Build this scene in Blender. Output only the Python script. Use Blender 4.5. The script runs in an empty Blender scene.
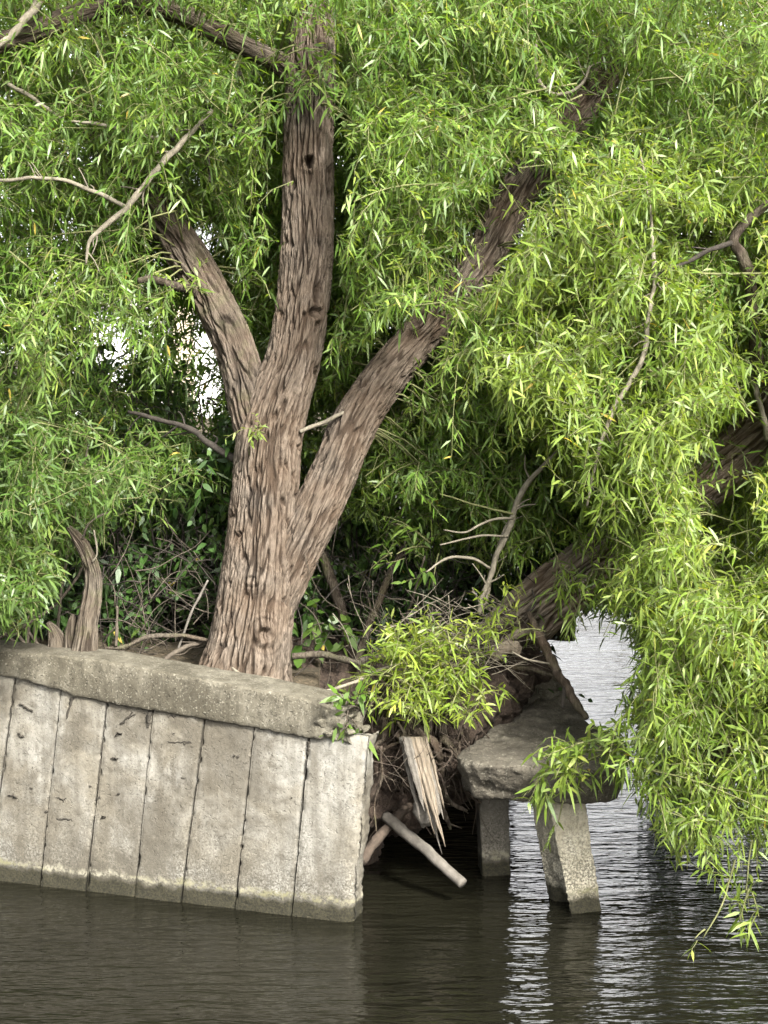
import bpy, math
import numpy as np
from mathutils import Vector

S = bpy.context.scene
COL = S.collection
F_PX, CX, CY = 1700.0, 384.0, 512.0
CAM_H, PITCH = 3.35, math.radians(6.0)
CAM = np.array([0.0, 0.0, CAM_H])
RGT = np.array([1.0, 0, 0])
FWD = np.array([0, math.cos(PITCH), -math.sin(PITCH)])
UPV = np.array([0, math.sin(PITCH), math.cos(PITCH)])
DOWN = np.array([0, 0, -1.0])


# ------------------------------------------------------------------ geometry helpers
def P(px, py, d):
    """world point(s) seen at a pixel of the photograph, d metres along the view axis"""
    px, py, d = np.broadcast_arrays(np.asarray(px, float), np.asarray(py, float), np.asarray(d, float))
    x = ((px - CX) / F_PX)[..., None]
    y = ((CY - py) / F_PX)[..., None]
    return CAM + d[..., None] * (x * RGT + y * UPV + FWD)


def W(px, py):
    r = P(px, py, 1.0) - CAM
    return CAM + r * (-CAM_H / r[2])


def project(v):
    q = v - CAM
    d = q @ FWD
    return CX + F_PX * (q @ RGT) / d, CY - F_PX * (q @ UPV) / d, d


def nrm(a):
    return a / np.maximum(np.linalg.norm(a, axis=-1, keepdims=True), 1e-9)


_perm = np.random.RandomState(7).permutation(256).astype(np.int64)
_perm = np.concatenate([_perm, _perm, _perm])
_g = np.random.RandomState(3).normal(size=(256, 3))
_g /= np.linalg.norm(_g, axis=1, keepdims=True)


def noise(p):
    """vectorised gradient noise, about -1..1"""
    p = np.asarray(p, float)
    i = np.floor(p).astype(np.int64)
    f = p - i
    i &= 255
    u = f * f * f * (f * (f * 6 - 15) + 10)
    out = 0
    for dx in (0, 1):
        wx = u[..., 0] if dx else 1 - u[..., 0]
        for dy in (0, 1):
            wy = u[..., 1] if dy else 1 - u[..., 1]
            for dz in (0, 1):
                wz = u[..., 2] if dz else 1 - u[..., 2]
                h = _perm[_perm[_perm[i[..., 0] + dx] + i[..., 1] + dy] + i[..., 2] + dz]
                g = _g[h]
                d = (f[..., 0] - dx) * g[..., 0] + (f[..., 1] - dy) * g[..., 1] + (f[..., 2] - dz) * g[..., 2]
                out = out + wx * wy * wz * d
    return out * 1.5


def fbm(p, o=3):
    a, t = 1.0, 0
    for k in range(o):
        t = t + a * noise(p * 2.0 ** k + 17.3 * k)
        a *= 0.5
    return t


def sstep(a, b, x):
    t = np.clip((x - a) / (b - a), 0, 1)
    return t * t * (3 - 2 * t)


def spline(pts, n):
    """Catmull-Rom resampling of rows of numbers, even in arc length of the first three"""
    p = np.asarray(pts, float)
    p = np.vstack([2 * p[0] - p[1], p, 2 * p[-1] - p[-2]])
    out = []
    for i in range(1, len(p) - 2):
        t = np.linspace(0, 1, 24, endpoint=False)[:, None]
        a, b, c, d = p[i - 1], p[i], p[i + 1], p[i + 2]
        out.append(0.5 * (2 * b + (c - a) * t + (2 * a - 5 * b + 4 * c - d) * t ** 2 + (3 * b - a - 3 * c + d) * t ** 3))
    out.append(p[-2][None])
    q = np.vstack(out)
    s = np.concatenate([[0], np.cumsum(np.linalg.norm(np.diff(q[:, :3], axis=0), axis=1))])
    si = np.linspace(0, s[-1], n)
    return np.stack([np.interp(si, s, q[:, k]) for k in range(q.shape[1])], 1), si


def frames(p):
    t = nrm(np.gradient(p, axis=0))
    a = np.zeros_like(p)
    ref = np.array([1.0, 0, 0]) if abs(t[0, 0]) < 0.8 else np.array([0, 1.0, 0])
    v = nrm(np.cross(t[0], ref))
    for i in range(len(p)):
        v = nrm(v - t[i] * (v @ t[i]))
        a[i] = v
    return t, a, np.cross(t, a)


def grid_faces(n, m, wrap=True, off=0):
    i, j = np.meshgrid(np.arange(n - 1), np.arange(m if wrap else m - 1), indexing='ij')
    j2 = (j + 1) % m
    q = np.stack([i * m + j, i * m + j2, (i + 1) * m + j2, (i + 1) * m + j], -1).reshape(-1, 4)
    return q + off


# ------------------------------------------------------------------ object helpers
OFF = {}


def build(name, V, Fc, mats, parent=None, midx=None, attrs=None, smooth=True, loc=None):
    """one mesh object from arrays; Fc = array of tris or quads, or a list of such arrays"""
    if not isinstance(Fc, list):
        Fc = [Fc]
    Fc = [np.asarray(f, np.int64) for f in Fc if len(f)]
    V = np.asarray(V, float)
    base = OFF[parent] if parent is not None else (np.zeros(3) if loc is None else np.asarray(loc, float))
    me = bpy.data.meshes.new(name)
    me.vertices.add(len(V))
    me.vertices.foreach_set('co', (V - base).astype(np.float32).ravel())
    loops = np.concatenate([f.ravel() for f in Fc])
    sizes = np.concatenate([np.full(len(f), f.shape[1]) for f in Fc])
    me.loops.add(len(loops))
    me.loops.foreach_set('vertex_index', loops.astype(np.int32))
    me.polygons.add(len(sizes))
    me.polygons.foreach_set('loop_start', np.concatenate([[0], np.cumsum(sizes)[:-1]]).astype(np.int32))
    me.polygons.foreach_set('use_smooth', np.full(len(sizes), smooth, bool))
    if midx is not None:
        me.polygons.foreach_set('material_index', np.asarray(midx, np.int32))
    for m in (mats if isinstance(mats, (list, tuple)) else [mats]):
        me.materials.append(m)
    for k, a in (attrs or {}).items():
        a = np.asarray(a, np.float32)
        at = me.attributes.new(k, 'FLOAT' if a.ndim == 1 else 'FLOAT_VECTOR', 'POINT')
        at.data.foreach_set('value' if a.ndim == 1 else 'vector', a.ravel())
    me.update(calc_edges=True)
    me.validate()
    o = bpy.data.objects.new(name, me)
    COL.objects.link(o)
    if parent is not None:
        o.parent = parent
    else:
        o.location = base
    OFF[o] = base
    return o


def thing(name, label, cat, loc, group=None):
    o = bpy.data.objects.new(name, None)
    o.empty_display_size = 0.2
    COL.objects.link(o)
    o.location = [float(c) for c in loc]
    OFF[o] = np.asarray(loc, float)
    tag(o, label, cat, group)
    return o


def tag(o, label, cat, group=None, kind=None):
    o['label'] = label
    o['category'] = cat
    if group:
        o['group'] = group
    if kind:
        o['kind'] = kind
    return o


class Bag:
    """collects simple pieces into one mesh"""
    def __init__(s):
        s.V, s.F, s.n = [], [], 0

    def add(s, V, Fc):
        for f in (Fc if isinstance(Fc, list) else [Fc]):
            s.F.append(np.asarray(f) + s.n)
        s.V.append(np.asarray(V, float))
        s.n += len(V)

    def tube(s, pts, rad, sides=5, n=None, rough=0.0, seed=0):
        pts = np.asarray(pts, float)
        rad = np.broadcast_to(np.asarray(rad, float), (len(pts),)) if np.ndim(rad) == 0 else np.asarray(rad, float)
        q, _ = spline(np.column_stack([pts, rad]), n or max(4, 4 * len(pts)))
        c_ = q[:, :3]
        kk = np.stack([noise(c_ * 9 + o_ + seed) for o_ in (0.0, 31.0, 67.0)], 1)
        c_ = c_ + kk * np.minimum(q[:, 3:4] * 0.9, 0.012) * np.sin(np.linspace(0, math.pi, len(q)))[:, None] ** 0.5
        V, Fq = tube_arrays(c_, q[:, 3], sides, rough, seed)
        s.add(V, Fq)

    def box(s, c, h):
        c, h = np.asarray(c, float), np.asarray(h, float)
        V = np.array([[x, y, z] for x in (-1, 1) for y in (-1, 1) for z in (-1, 1)]) * h + c
        s.add(V, np.array([[0, 1, 3, 2], [4, 6, 7, 5], [0, 4, 5, 1], [2, 3, 7, 6], [0, 2, 6, 4], [1, 5, 7, 3]]))

    def done(s, name, mat, parent=None, smooth=True, attrs=None):
        return build(name, np.vstack(s.V), s.F, mat, parent, smooth=smooth, attrs=attrs)


def tube_arrays(p, r, sides, rough=0.0, seed=0):
    t, a, b = frames(p)
    th = np.linspace(0, 2 * math.pi, sides, endpoint=False)
    ring = np.cos(th)[None, :, None] * a[:, None] + np.sin(th)[None, :, None] * b[:, None]
    rr = r[:, None] * np.ones((1, sides))
    V = p[:, None] + ring * rr[..., None]
    if rough:
        V = V + ring * (rough * fbm(V * 14 + seed, 3) * rr)[..., None]
    n = len(p)
    V = np.vstack([V.reshape(-1, 3), p[0], p[-1]])
    j = np.arange(sides)
    c0 = np.stack([np.full(sides, n * sides), (j + 1) % sides, j], 1)
    c1 = np.stack([np.full(sides, n * sides + 1), (n - 1) * sides + j, (n - 1) * sides + (j + 1) % sides], 1)
    return V, [grid_faces(n, sides), c0, c1]


def bark_tube(name, mat, parent, pts, step=0.008, depth=0.020, cell=0.05, flare=None, seed=0, marks=None, around=None,
              stretch=0.16, wob=0.06):
    """trunk or limb with furrowed bark: pts are rows (px, py, depth, radius in px)"""
    rows = []
    for px, py, d, r in pts:
        rows.append(np.concatenate([P(px, py, d), [r * d / F_PX]]))
    rows = np.array(rows)
    L = np.linalg.norm(np.diff(rows[:, :3], axis=0), axis=1).sum()
    n = int(L / step)
    q, s = spline(rows, n)
    p, r = q[:, :3], q[:, 3]
    t, a, b = frames(p)
    m = around or int(2 * math.pi * r.max() / (step * 0.85))
    th = np.linspace(0, 2 * math.pi, m, endpoint=False)
    ring = np.cos(th)[None, :, None] * a[:, None] + np.sin(th)[None, :, None] * b[:, None]
    rm = r.mean()
    cyl = np.stack([np.cos(th)[None] * rm + 0 * s[:, None], np.sin(th)[None] * rm + 0 * s[:, None],
                    s[:, None] + 0 * th[None]], -1)
    big = fbm(cyl * np.array([2.2, 2.2, 1.1]) + seed, 2)
    rr = r[:, None] * (1 + wob * big)
    if flare:
        amp, fl, lob = flare
        e = np.exp(-s / fl)[:, None]
        rr = rr * (1 + amp * e * (0.55 + 0.6 * np.maximum(0, np.cos(lob * th + 1.3 + 0.8 * np.sin(2 * th)))[None]))
    c = cyl / cell
    c[..., 2] *= stretch * 0.56
    warp = np.stack([noise(c * 0.6 + 5), noise(c * 0.6 + 25), 0 * s[:, None] + 0 * th[None]], -1)
    c2 = c + 0.40 * warp + seed * 3.1
    n1 = np.abs(noise(c2) + 0.30 * noise(c2 * 2.3 + 11))
    ridge = sstep(0.02, 0.24, n1)
    n2 = np.abs(noise(c2 * np.array([2.3, 2.3, 1.6]) + 40))
    ridge2 = sstep(0.02, 0.22, n2)
    plate = noise(c2 * np.array([1.0, 1.0, 6.0]) + 80)
    fine = fbm(cyl * np.array([95, 95, 14]) + seed, 2)
    dep = depth * np.minimum(1, r / 0.09)[:, None]
    h = dep * (0.72 * ridge + 0.36 * ridge * ridge2 + 0.12 * plate * ridge + 0.16 * fine - 0.75)
    V = p[:, None] + ring * (rr + h)[..., None]
    fur = np.clip(0.72 * ridge + 0.28 * ridge2, 0, 1)
    if marks:
        px, py, _ = project(V)
        front = sstep(0.0, 0.3, -(ring @ FWD))
        for kind, mx, my, rx, ry, am in marks:
            e = np.sqrt(((px - mx) / rx) ** 2 + ((py - my) / ry) ** 2)
            if kind == 'hole':
                dd = -am * (1 - sstep(0.55, 1.05, e)) + 0.006 * np.exp(-((e - 1.35) / 0.3) ** 2)
            elif kind == 'knot':
                dd = am * (np.exp(-((e - 1.0) / 0.28) ** 2) - 0.9 * np.exp(-(e / 0.5) ** 2) + 0.25 * np.cos(e * 9) * np.exp(-e * e / 5))
            else:
                dd = am * np.exp(-e * e)
            V = V + ring * (dd * front)[..., None]
    Vf = np.vstack([V.reshape(-1, 3), p[0], p[-1]])
    bk = np.vstack([cyl.reshape(-1, 3), cyl[0].mean(0), cyl[-1].mean(0)])
    fu = np.concatenate([fur.ravel(), [0.5, 0.5]])
    j = np.arange(m)
    c0 = np.stack([np.full(m, n * m), (j + 1) % m, j], 1)
    c1 = np.stack([np.full(m, n * m + 1), (n - 1) * m + j, (n - 1) * m + (j + 1) % m], 1)
    return build(name, Vf, [grid_faces(n, m), c0, c1], mat, parent, attrs={'bark': bk, 'fur': fu})


def pp(rows):
    return np.array([P(a, b, c) for a, b, c in rows])


def branch(name, parent, mat, rows, sides=8, n=40, rough=0.25):
    b = Bag()
    r = np.array([x[3] * x[2] / F_PX for x in rows])
    b.tube(pp([x[:3] for x in rows]), r, sides, n, rough, rows[0][0])
    if len(rows) > 4 and max(x[3] for x in rows) < 4.5:
        rg = np.random.RandomState(int(abs(rows[0][0]) * 7 + abs(rows[0][1])) % 100000)
        for q in range(3 + len(rows) // 2):
            k = rg.randint(1, len(rows) - 1)
            t = rg.random_sample()
            a = np.array(rows[k][:3]) * (1 - t) + np.array(rows[k + 1][:3]) * t
            u = np.array(rows[k + 1][:2]) - np.array(rows[k][:2])
            an = math.atan2(u[1], u[0]) + rg.choice([-1, 1]) * rg.uniform(0.5, 1.1)
            L = rg.uniform(7, 26)
            e = a + [math.cos(an) * L, math.sin(an) * L, rg.normal() * 0.05]
            m_ = (a + e) / 2 + [rg.normal() * 1.5, rg.normal() * 1.5, 0]
            b.tube(pp([a, m_, e]), np.array([0.42, 0.32, 0.18]) * rows[k][3] * a[2] / F_PX, 4, 9)
    V = np.vstack(b.V)
    return b.done(name, mat, parent, attrs={'bark': V, 'fur': np.clip(0.7 + 0.8 * noise(V * np.array([45, 45, 18])), 0, 1)})


def remesh(pieces, voxel, smooth_it=0):
    """union of closed pieces (V, list of faces) as one evenly meshed lump"""
    V, Fc, n = [], [], 0
    for v, fs in pieces:
        V.append(np.asarray(v, float))
        for f in fs:
            for row in f:
                Fc.append([int(k) + n for k in row])
        n += len(v)
    me = bpy.data.meshes.new('lump')
    me.from_pydata([tuple(x) for x in np.vstack(V)], [], Fc)
    me.update()
    o = bpy.data.objects.new('lump', me)
    COL.objects.link(o)
    md = o.modifiers.new('r', 'REMESH')
    md.mode = 'VOXEL'
    md.voxel_size = voxel
    if smooth_it:
        sm = o.modifiers.new('s', 'SMOOTH')
        sm.iterations = smooth_it
        sm.factor = 0.5
    dg = bpy.context.evaluated_depsgraph_get()
    m2 = bpy.data.meshes.new_from_object(o.evaluated_get(dg))
    v = np.empty(len(m2.vertices) * 3, np.float32)
    m2.vertices.foreach_get('co', v)
    nn = np.empty(len(m2.vertices) * 3, np.float32)
    m2.vertices.foreach_get('normal', nn)
    tri, quad = [], []
    for pl in m2.polygons:
        (quad if len(pl.vertices) == 4 else tri).append(list(pl.vertices))
    bpy.data.objects.remove(o)
    bpy.data.meshes.remove(me)
    bpy.data.meshes.remove(m2)
    return v.reshape(-1, 3).astype(float), nn.reshape(-1, 3).astype(float), [np.array(x) for x in (tri, quad) if x]


def hull(pts):
    import bmesh
    bm = bmesh.new()
    for p in pts:
        bm.verts.new(p)
    r = bmesh.ops.convex_hull(bm, input=bm.verts)
    for v in [v for v in bm.verts if not v.link_faces]:
        bm.verts.remove(v)
    bm.verts.index_update()
    V = np.array([v.co[:] for v in bm.verts])
    Fc = [[v.index for v in f.verts] for f in bm.faces]
    bm.free()
    return V, [Fc]


def prism(top, ext):
    top = np.asarray(top, float)
    n = len(top)
    V = np.vstack([top, top + ext])
    i = np.arange(n)
    side = np.stack([i, (i + 1) % n, (i + 1) % n + n, i + n], 1)
    return V, [[list(range(n))[::-1]], [list(range(n, 2 * n))], side.tolist()]


def ball(c, r, k=10):
    th = np.linspace(0, math.pi, k)[:, None]
    ph = np.linspace(0, 2 * math.pi, 2 * k, endpoint=False)[None]
    v = np.stack([np.sin(th) * np.cos(ph), np.sin(th) * np.sin(ph), np.cos(th) + 0 * ph], -1).reshape(-1, 3)
    return hull(v * np.asarray(r) + np.asarray(c))


def rocky(name, pieces, mat, parent, voxel, amps, smooth_it=2, smooth=True, seed=0.0):
    V, N, Fc = remesh(pieces, voxel, smooth_it)
    d = 0
    for fr, am, rid in amps:
        k = noise(V * fr + seed)
        d = d + am * ((1 - 2 * np.abs(k)) if rid else k)
    return build(name, V + N * np.asarray(d)[:, None], Fc, mat, parent, smooth=smooth)


# ------------------------------------------------------------------ materials
class MatB:
    def __init__(s, name):
        s.m = bpy.data.materials.new(name)
        s.m.use_nodes = True
        s.nt = s.m.node_tree
        s.nt.nodes.clear()
        s.out = s.N('ShaderNodeOutputMaterial')

    def N(s, t, **kw):
        n = s.nt.nodes.new(t)
        for k, v in kw.items():
            if k.startswith('i_'):
                n.inputs[k[2:]].default_value = v
            else:
                setattr(n, k, v)
        return n

    def L(s, a, b):
        s.nt.links.new(a, b)

    def noise(s, vec, scale, detail=4, rough=0.55, dist=0.0):
        n = s.N('ShaderNodeTexNoise')
        n.inputs['Scale'].default_value = scale
        n.inputs['Detail'].default_value = detail
        n.inputs['Roughness'].default_value = rough
        n.inputs['Distortion'].default_value = dist
        if vec is not None:
            s.L(vec, n.inputs['Vector'])
        return n.outputs['Fac']

    def ramp(s, fac, stops, interp='LINEAR'):
        n = s.N('ShaderNodeValToRGB')
        cr = n.color_ramp
        cr.interpolation = interp
        while len(cr.elements) > 1:
            cr.elements.remove(cr.elements[-1])
        for i, (p, c) in enumerate(stops):
            e = cr.elements[0] if i == 0 else cr.elements.new(p)
            e.position = p
            c = (c, c, c) if np.isscalar(c) else c
            e.color = (*c, 1)
        s.L(fac, n.inputs['Fac'])
        return n.outputs['Color']

    def mix(s, fac, a, b, mode='MIX'):
        n = s.N('ShaderNodeMix', data_type='RGBA', blend_type=mode)
        for inp, v in ((n.inputs[0], fac), (n.inputs[6], a), (n.inputs[7], b)):
            if hasattr(v, 'links'):
                s.L(v, inp)
            elif np.isscalar(v):
                inp.default_value = v
            else:
                inp.default_value = (*v, 1)
        return n.outputs[2]

    def math(s, op, a, b=0.0, c=None):
        n = s.N('ShaderNodeMath', operation=op)
        for i, v in enumerate((a, b) if c is None else (a, b, c)):
            if hasattr(v, 'links'):
                s.L(v, n.inputs[i])
            else:
                n.inputs[i].default_value = v
        return n.outputs[0]

    def bump(s, h, dist, strength=1.0, nrm=None):
        n = s.N('ShaderNodeBump')
        n.inputs['Distance'].default_value = dist
        n.inputs['Strength'].default_value = strength
        s.L(h, n.inputs['Height'])
        if nrm is not None:
            s.L(nrm, n.inputs['Normal'])
        return n.outputs['Normal']

    def pos(s):
        return s.N('ShaderNodeNewGeometry').outputs['Position']

    def scale(s, v, sc):
        n = s.N('ShaderNodeMapping')
        n.inputs['Scale'].default_value = sc
        s.L(v, n.inputs['Vector'])
        return n.outputs['Vector']

    def attr(s, name, out='Vector'):
        return s.N('ShaderNodeAttribute', attribute_name=name).outputs[out]

    def pbr(s, col, rough, normal=None, spec=0.35):
        n = s.N('ShaderNodeBsdfPrincipled')
        for k, v in (('Base Color', col), ('Roughness', rough)):
            if hasattr(v, 'links'):
                s.L(v, n.inputs[k])
            else:
                n.inputs[k].default_value = v if np.isscalar(v) else (*v, 1)
        n.inputs['Specular IOR Level'].default_value = spec
        if normal is not None:
            s.L(normal, n.inputs['Normal'])
        s.L(n.outputs[0], s.out.inputs[0])
        return n


def leaf_mat(name, dark, mid, light, under, trans=0.42, rough=0.42):
    b = MatB(name)
    t = b.attr('tint', 'Fac')
    col = b.ramp(t, [(0.0, dark), (0.5, mid), (0.88, light), (0.97, (light[0] * 1.3, light[1] * 1.12, light[2] * 1.1)), (1.0, (0.36, 0.28, 0.06))])
    bf = b.N('ShaderNodeNewGeometry').outputs['Backfacing']
    c2 = b.mix(b.math('MULTIPLY', bf, 0.65), col, under)
    n = b.pbr(c2, rough, spec=0.38)
    tr = b.N('ShaderNodeBsdfTranslucent')
    hs = b.mix(1.0, col, (1.9, 1.75, 0.8), 'MULTIPLY')
    b.L(hs, tr.inputs['Color'])
    mx = b.N('ShaderNodeMixShader')
    mx.inputs[0].default_value = trans
    b.L(n.outputs[0], mx.inputs[1])
    b.L(tr.outputs[0], mx.inputs[2])
    b.L(mx.outputs[0], b.out.inputs[0])
    return b.m


def bark_mat(name, dark, mid, light, moss=0.0):
    b = MatB(name)
    v = b.attr('bark')
    fur = b.attr('fur', 'Fac')
    n1 = b.noise(b.scale(v, (1, 1, 0.2)), 30, 6, 0.6)
    n2 = b.noise(v, 3.2, 3)
    n3 = b.noise(b.scale(v, (1, 1, 0.12)), 95, 4, 0.65)
    c = b.ramp(n1, [(0.3, mid), (0.55, light), (0.75, tuple(min(1, k * 1.18) for k in light))])
    c = b.mix(b.ramp(n3, [(0.40, 0.75), (0.56, 0.0)]), c, tuple(k * 0.5 for k in mid))
    c = b.mix(b.ramp(fur, [(0.22, 1.0), (0.50, 0.75), (0.86, 0.0)]), c, dark)  # darker furrow bark, with furrow shade also put into the colour
    c = b.mix(b.ramp(n2, [(0.35, 0.0), (0.7, 0.55)]), c, tuple(k * q for k, q in zip(mid, (1.15, 0.95, 0.8))))
    if moss:
        nm = b.noise(v, 6.0, 5, 0.7)
        c = b.mix(b.ramp(nm, [(0.5, 0.0), (0.75, moss)]), c, (0.10, 0.12, 0.045))
    h = b.math('ADD', b.math('MULTIPLY', n1, 0.7), b.math('MULTIPLY', n3, 0.9))
    b.pbr(c, 0.88, b.bump(h, 0.022, 1.0), 0.15)
    return b.m


def concrete_mat(name, base, grime, light, tide=True, lichen=0.25, pits=0.5, wet=False):
    b = MatB(name)
    p = b.pos()
    z = b.N('ShaderNodeSeparateXYZ')
    b.L(p, z.inputs[0])
    z = z.outputs['Z']
    big = b.noise(p, 2.6, 5, 0.6, 0.4)
    med = b.noise(p, 11, 6, 0.65, 0.3)
    fin = b.noise(p, 85, 4, 0.7)
    run = b.noise(b.scale(p, (14, 14, 1.4)), 1.0, 5, 0.6)
    spk = b.noise(p, 75, 2, 0.6)
    c = b.mix(b.ramp(big, [(0.38, 0.0), (0.62, 1.0)]), base, light)
    blot = b.noise(p, 1.7, 5, 0.62, 0.6)
    c = b.mix(b.ramp(blot, [(0.49, 0.0), (0.58, 0.72)]), c, grime)
    c = b.mix(b.ramp(run, [(0.42, 0.0), (0.68, 0.6)]), c, grime)
    c = b.mix(b.ramp(med, [(0.46, 0.0), (0.70, 0.75)]), c, grime)
    spot = b.math('MULTIPLY', b.ramp(fin, [(0.53, 0.0), (0.66, 0.8)]), b.ramp(b.noise(p, 4.2, 4, 0.6), [(0.40, 0.15), (0.60, 1.0)]))
    c = b.mix(spot, c, tuple(k * 0.42 for k in grime))
    c = b.mix(b.ramp(spk, [(0.60, 0.0), (0.66, lichen)]), c, (0.30, 0.285, 0.23))
    if tide:
        zz = b.math('ADD', z, b.math('ADD', b.math('MULTIPLY', b.math('SUBTRACT', med, 0.5), 0.10), b.math('MULTIPLY', b.math('SUBTRACT', run, 0.5), 0.07)))
        zs = b.math('ADD', z, b.math('MULTIPLY', b.math('SUBTRACT', run, 0.5), 0.5))
        # soot-like speckle that thickens towards the tide line
        k = b.math('MULTIPLY', b.ramp(zs, [(0.16, 0.85), (0.62, 0.0)]), b.ramp(fin, [(0.40, 0.0), (0.56, 1.0)]))
        c = b.mix(k, c, (0.055, 0.050, 0.038))
        band = b.ramp(zz, [(0.095, 0.0), (0.11, 1.0), (0.125, 1.0), (0.150, 0.0)])
        band = b.math('MULTIPLY', band, b.ramp(b.noise(p, 30, 4, 0.7), [(0.42, 0.0), (0.56, 0.9)]))
        c = b.mix(band, c, b.mix(b.ramp(big, [(0.4, 0.0), (0.6, 1.0)]), (0.2, 0.188, 0.144), (0.12, 0.1136, 0.064)))
        alg = b.ramp(zz, [(0.075, 1.0), (0.115, 0.0)])
        c = b.mix(alg, c, b.mix(b.ramp(fin, [(0.4, 0.0), (0.6, 1.0)]), (0.0108, 0.0102, 0.006), (0.0264, 0.024, 0.0132)))
    h = b.math('ADD', b.math('MULTIPLY', med, 0.6), b.math('MULTIPLY', fin, 0.6))
    pit = b.ramp(b.noise(p, 60, 3, 0.5), [(0.30, 0.0), (0.40, 1.0)])
    h = b.math('ADD', h, b.math('MULTIPLY', pit, pits))
    b.pbr(c, 0.9, b.bump(h, 0.0055 if tide else 0.008, 0.9), 0.25)
    return b.m


def simple_mat(name, c1, c2, sc=20, rough=0.9, bump=0.006, stretch=(1, 1, 1), c3=None):
    b = MatB(name)
    p = b.pos() if stretch == (1, 1, 1) else b.scale(b.pos(), stretch)
    n = b.noise(p, sc, 6, 0.65)
    n2 = b.noise(p, sc * 5, 4, 0.6)
    c = b.ramp(n, [(0.32, c1), (0.68, c2)])
    if c3:
        c = b.mix(b.ramp(n2, [(0.5, 0.0), (0.68, 0.8)]), c, c3)
    b.pbr(c, rough, b.bump(b.math('ADD', n, b.math('MULTIPLY', n2, 0.5)), bump, 0.9), 0.25)
    return b.m


def water_mat():
    b = MatB('river water')
    p = b.pos()
    w1 = b.noise(b.scale(p, (2.6, 10.5, 1)), 1.0, 3, 0.5, 0.35)
    w2 = b.noise(b.scale(p, (7.0, 22.0, 1)), 1.0, 2, 0.5)
    w3 = b.noise(b.scale(p, (0.7, 1.7, 1)), 1.0, 2, 0.5)
    calm = b.ramp(b.noise(b.scale(p, (0.35, 0.6, 1)), 1.0, 2), [(0.35, 0.40), (0.65, 1.0)])
    h = b.math('ADD', b.math('MULTIPLY', w1, 1.0), b.math('MULTIPLY', w2, 0.5))
    h = b.math('MULTIPLY', h, calm)
    h = b.math('ADD', h, b.math('MULTIPLY', w3, 1.2))
    col = b.ramp(b.noise(p, 0.8, 3), [(0.3, (0.0044, 0.0043, 0.0027)), (0.7, (0.0066, 0.0064, 0.0040))])
    n = b.pbr(col, 0.03, b.bump(h, WAVE, 1.0), 0.5)
    n.inputs['IOR'].default_value = 1.333
    return b.m


SKY_BOOST = 4.9  # level of the brightness added to the far sky
WAVE = 0.038
M = {}
M['leaf_lime'] = leaf_mat('willow leaf lime', (0.066, 0.120, 0.016), (0.122, 0.184, 0.026), (0.205, 0.260, 0.056), (0.15, 0.20, 0.075), 0.47)
M['leaf_mid'] = leaf_mat('willow leaf green', (0.046, 0.100, 0.013), (0.084, 0.152, 0.021), (0.155, 0.222, 0.044), (0.12, 0.175, 0.065), 0.46)
M['leaf_sprout'] = leaf_mat('yellow green sprout leaf', (0.085, 0.145, 0.016), (0.155, 0.215, 0.026), (0.26, 0.30, 0.055), (0.19, 0.23, 0.08), 0.48)
M['leaf_deep'] = leaf_mat('shrub leaf green', (0.034, 0.074, 0.012), (0.058, 0.108, 0.018), (0.105, 0.162, 0.035), (0.090, 0.128, 0.052), 0.42)
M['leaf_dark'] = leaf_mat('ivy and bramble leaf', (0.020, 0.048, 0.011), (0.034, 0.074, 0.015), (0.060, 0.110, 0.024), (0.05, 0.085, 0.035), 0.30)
M['leaf_back'] = leaf_mat('background leaf', (0.044, 0.102, 0.013), (0.080, 0.156, 0.021), (0.135, 0.208, 0.036), (0.09, 0.145, 0.05), 0.5)
M['twig_green'] = simple_mat('green twig', (0.075, 0.085, 0.030), (0.135, 0.135, 0.058), 30, 0.7)
M['twig_brown'] = simple_mat('brown twig', (0.032, 0.026, 0.019), (0.075, 0.062, 0.046), 30, 0.85)
M['twig_dark'] = simple_mat('dark twig', (0.015, 0.0125, 0.010), (0.036, 0.030, 0.024), 30, 0.9)
M['twig_pale'] = simple_mat('dead pale twig', (0.08925, 0.0782, 0.05695), (0.1742, 0.1547, 0.1173), 25, 0.85)
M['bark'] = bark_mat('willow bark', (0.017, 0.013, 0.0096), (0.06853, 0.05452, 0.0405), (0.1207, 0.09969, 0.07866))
M['bark_dark'] = bark_mat('shaded limb bark', (0.020, 0.016, 0.012), (0.0544, 0.04352, 0.03264), (0.0986, 0.08092, 0.06324), 0.25)  # darker copy of the willow bark, limb shade put into the colour
M['bark_lean'] = bark_mat('leaning willow bark', (0.034, 0.027, 0.020), (0.150, 0.122, 0.092), (0.250, 0.208, 0.162))

M['dead_wood'] = bark_mat('weathered dead wood', (0.0156, 0.0126, 0.0096), (0.0552, 0.0456, 0.0342), (0.099, 0.0852, 0.066), 0.35)
M['splinter'] = simple_mat('splintered wood', (0.0693, 0.05544, 0.0396), (0.1551, 0.132, 0.1003), 1.0, 0.8, 0.004, (60, 60, 6), (0.16, 0.12, 0.08))
M['pole'] = simple_mat('grey weathered pole', (0.0646, 0.05712, 0.04692), (0.119, 0.1088, 0.0918), 24, 0.85, 0.004)
M['wall'] = concrete_mat('weathered concrete panel', (0.1247, 0.1127, 0.08686), (0.05676, 0.04988, 0.03698), (0.1849, 0.1789, 0.1565), True, 0.10)
M['cap'] = concrete_mat('mossy concrete coping', (0.08268, 0.07488, 0.0546), (0.03744, 0.03276, 0.02184), (0.117, 0.1076, 0.08268), False, 0.28, 0.8)
M['slab'] = concrete_mat('dark rough concrete', (0.098, 0.087, 0.066), (0.040, 0.035, 0.026), (0.135, 0.123, 0.096), False, 0.3, 1.0)
M['post'] = concrete_mat('pale cracked concrete', (0.34, 0.315, 0.24), (0.26, 0.235, 0.17), (0.42, 0.395, 0.315), True, 0.15, 0.8)
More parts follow.
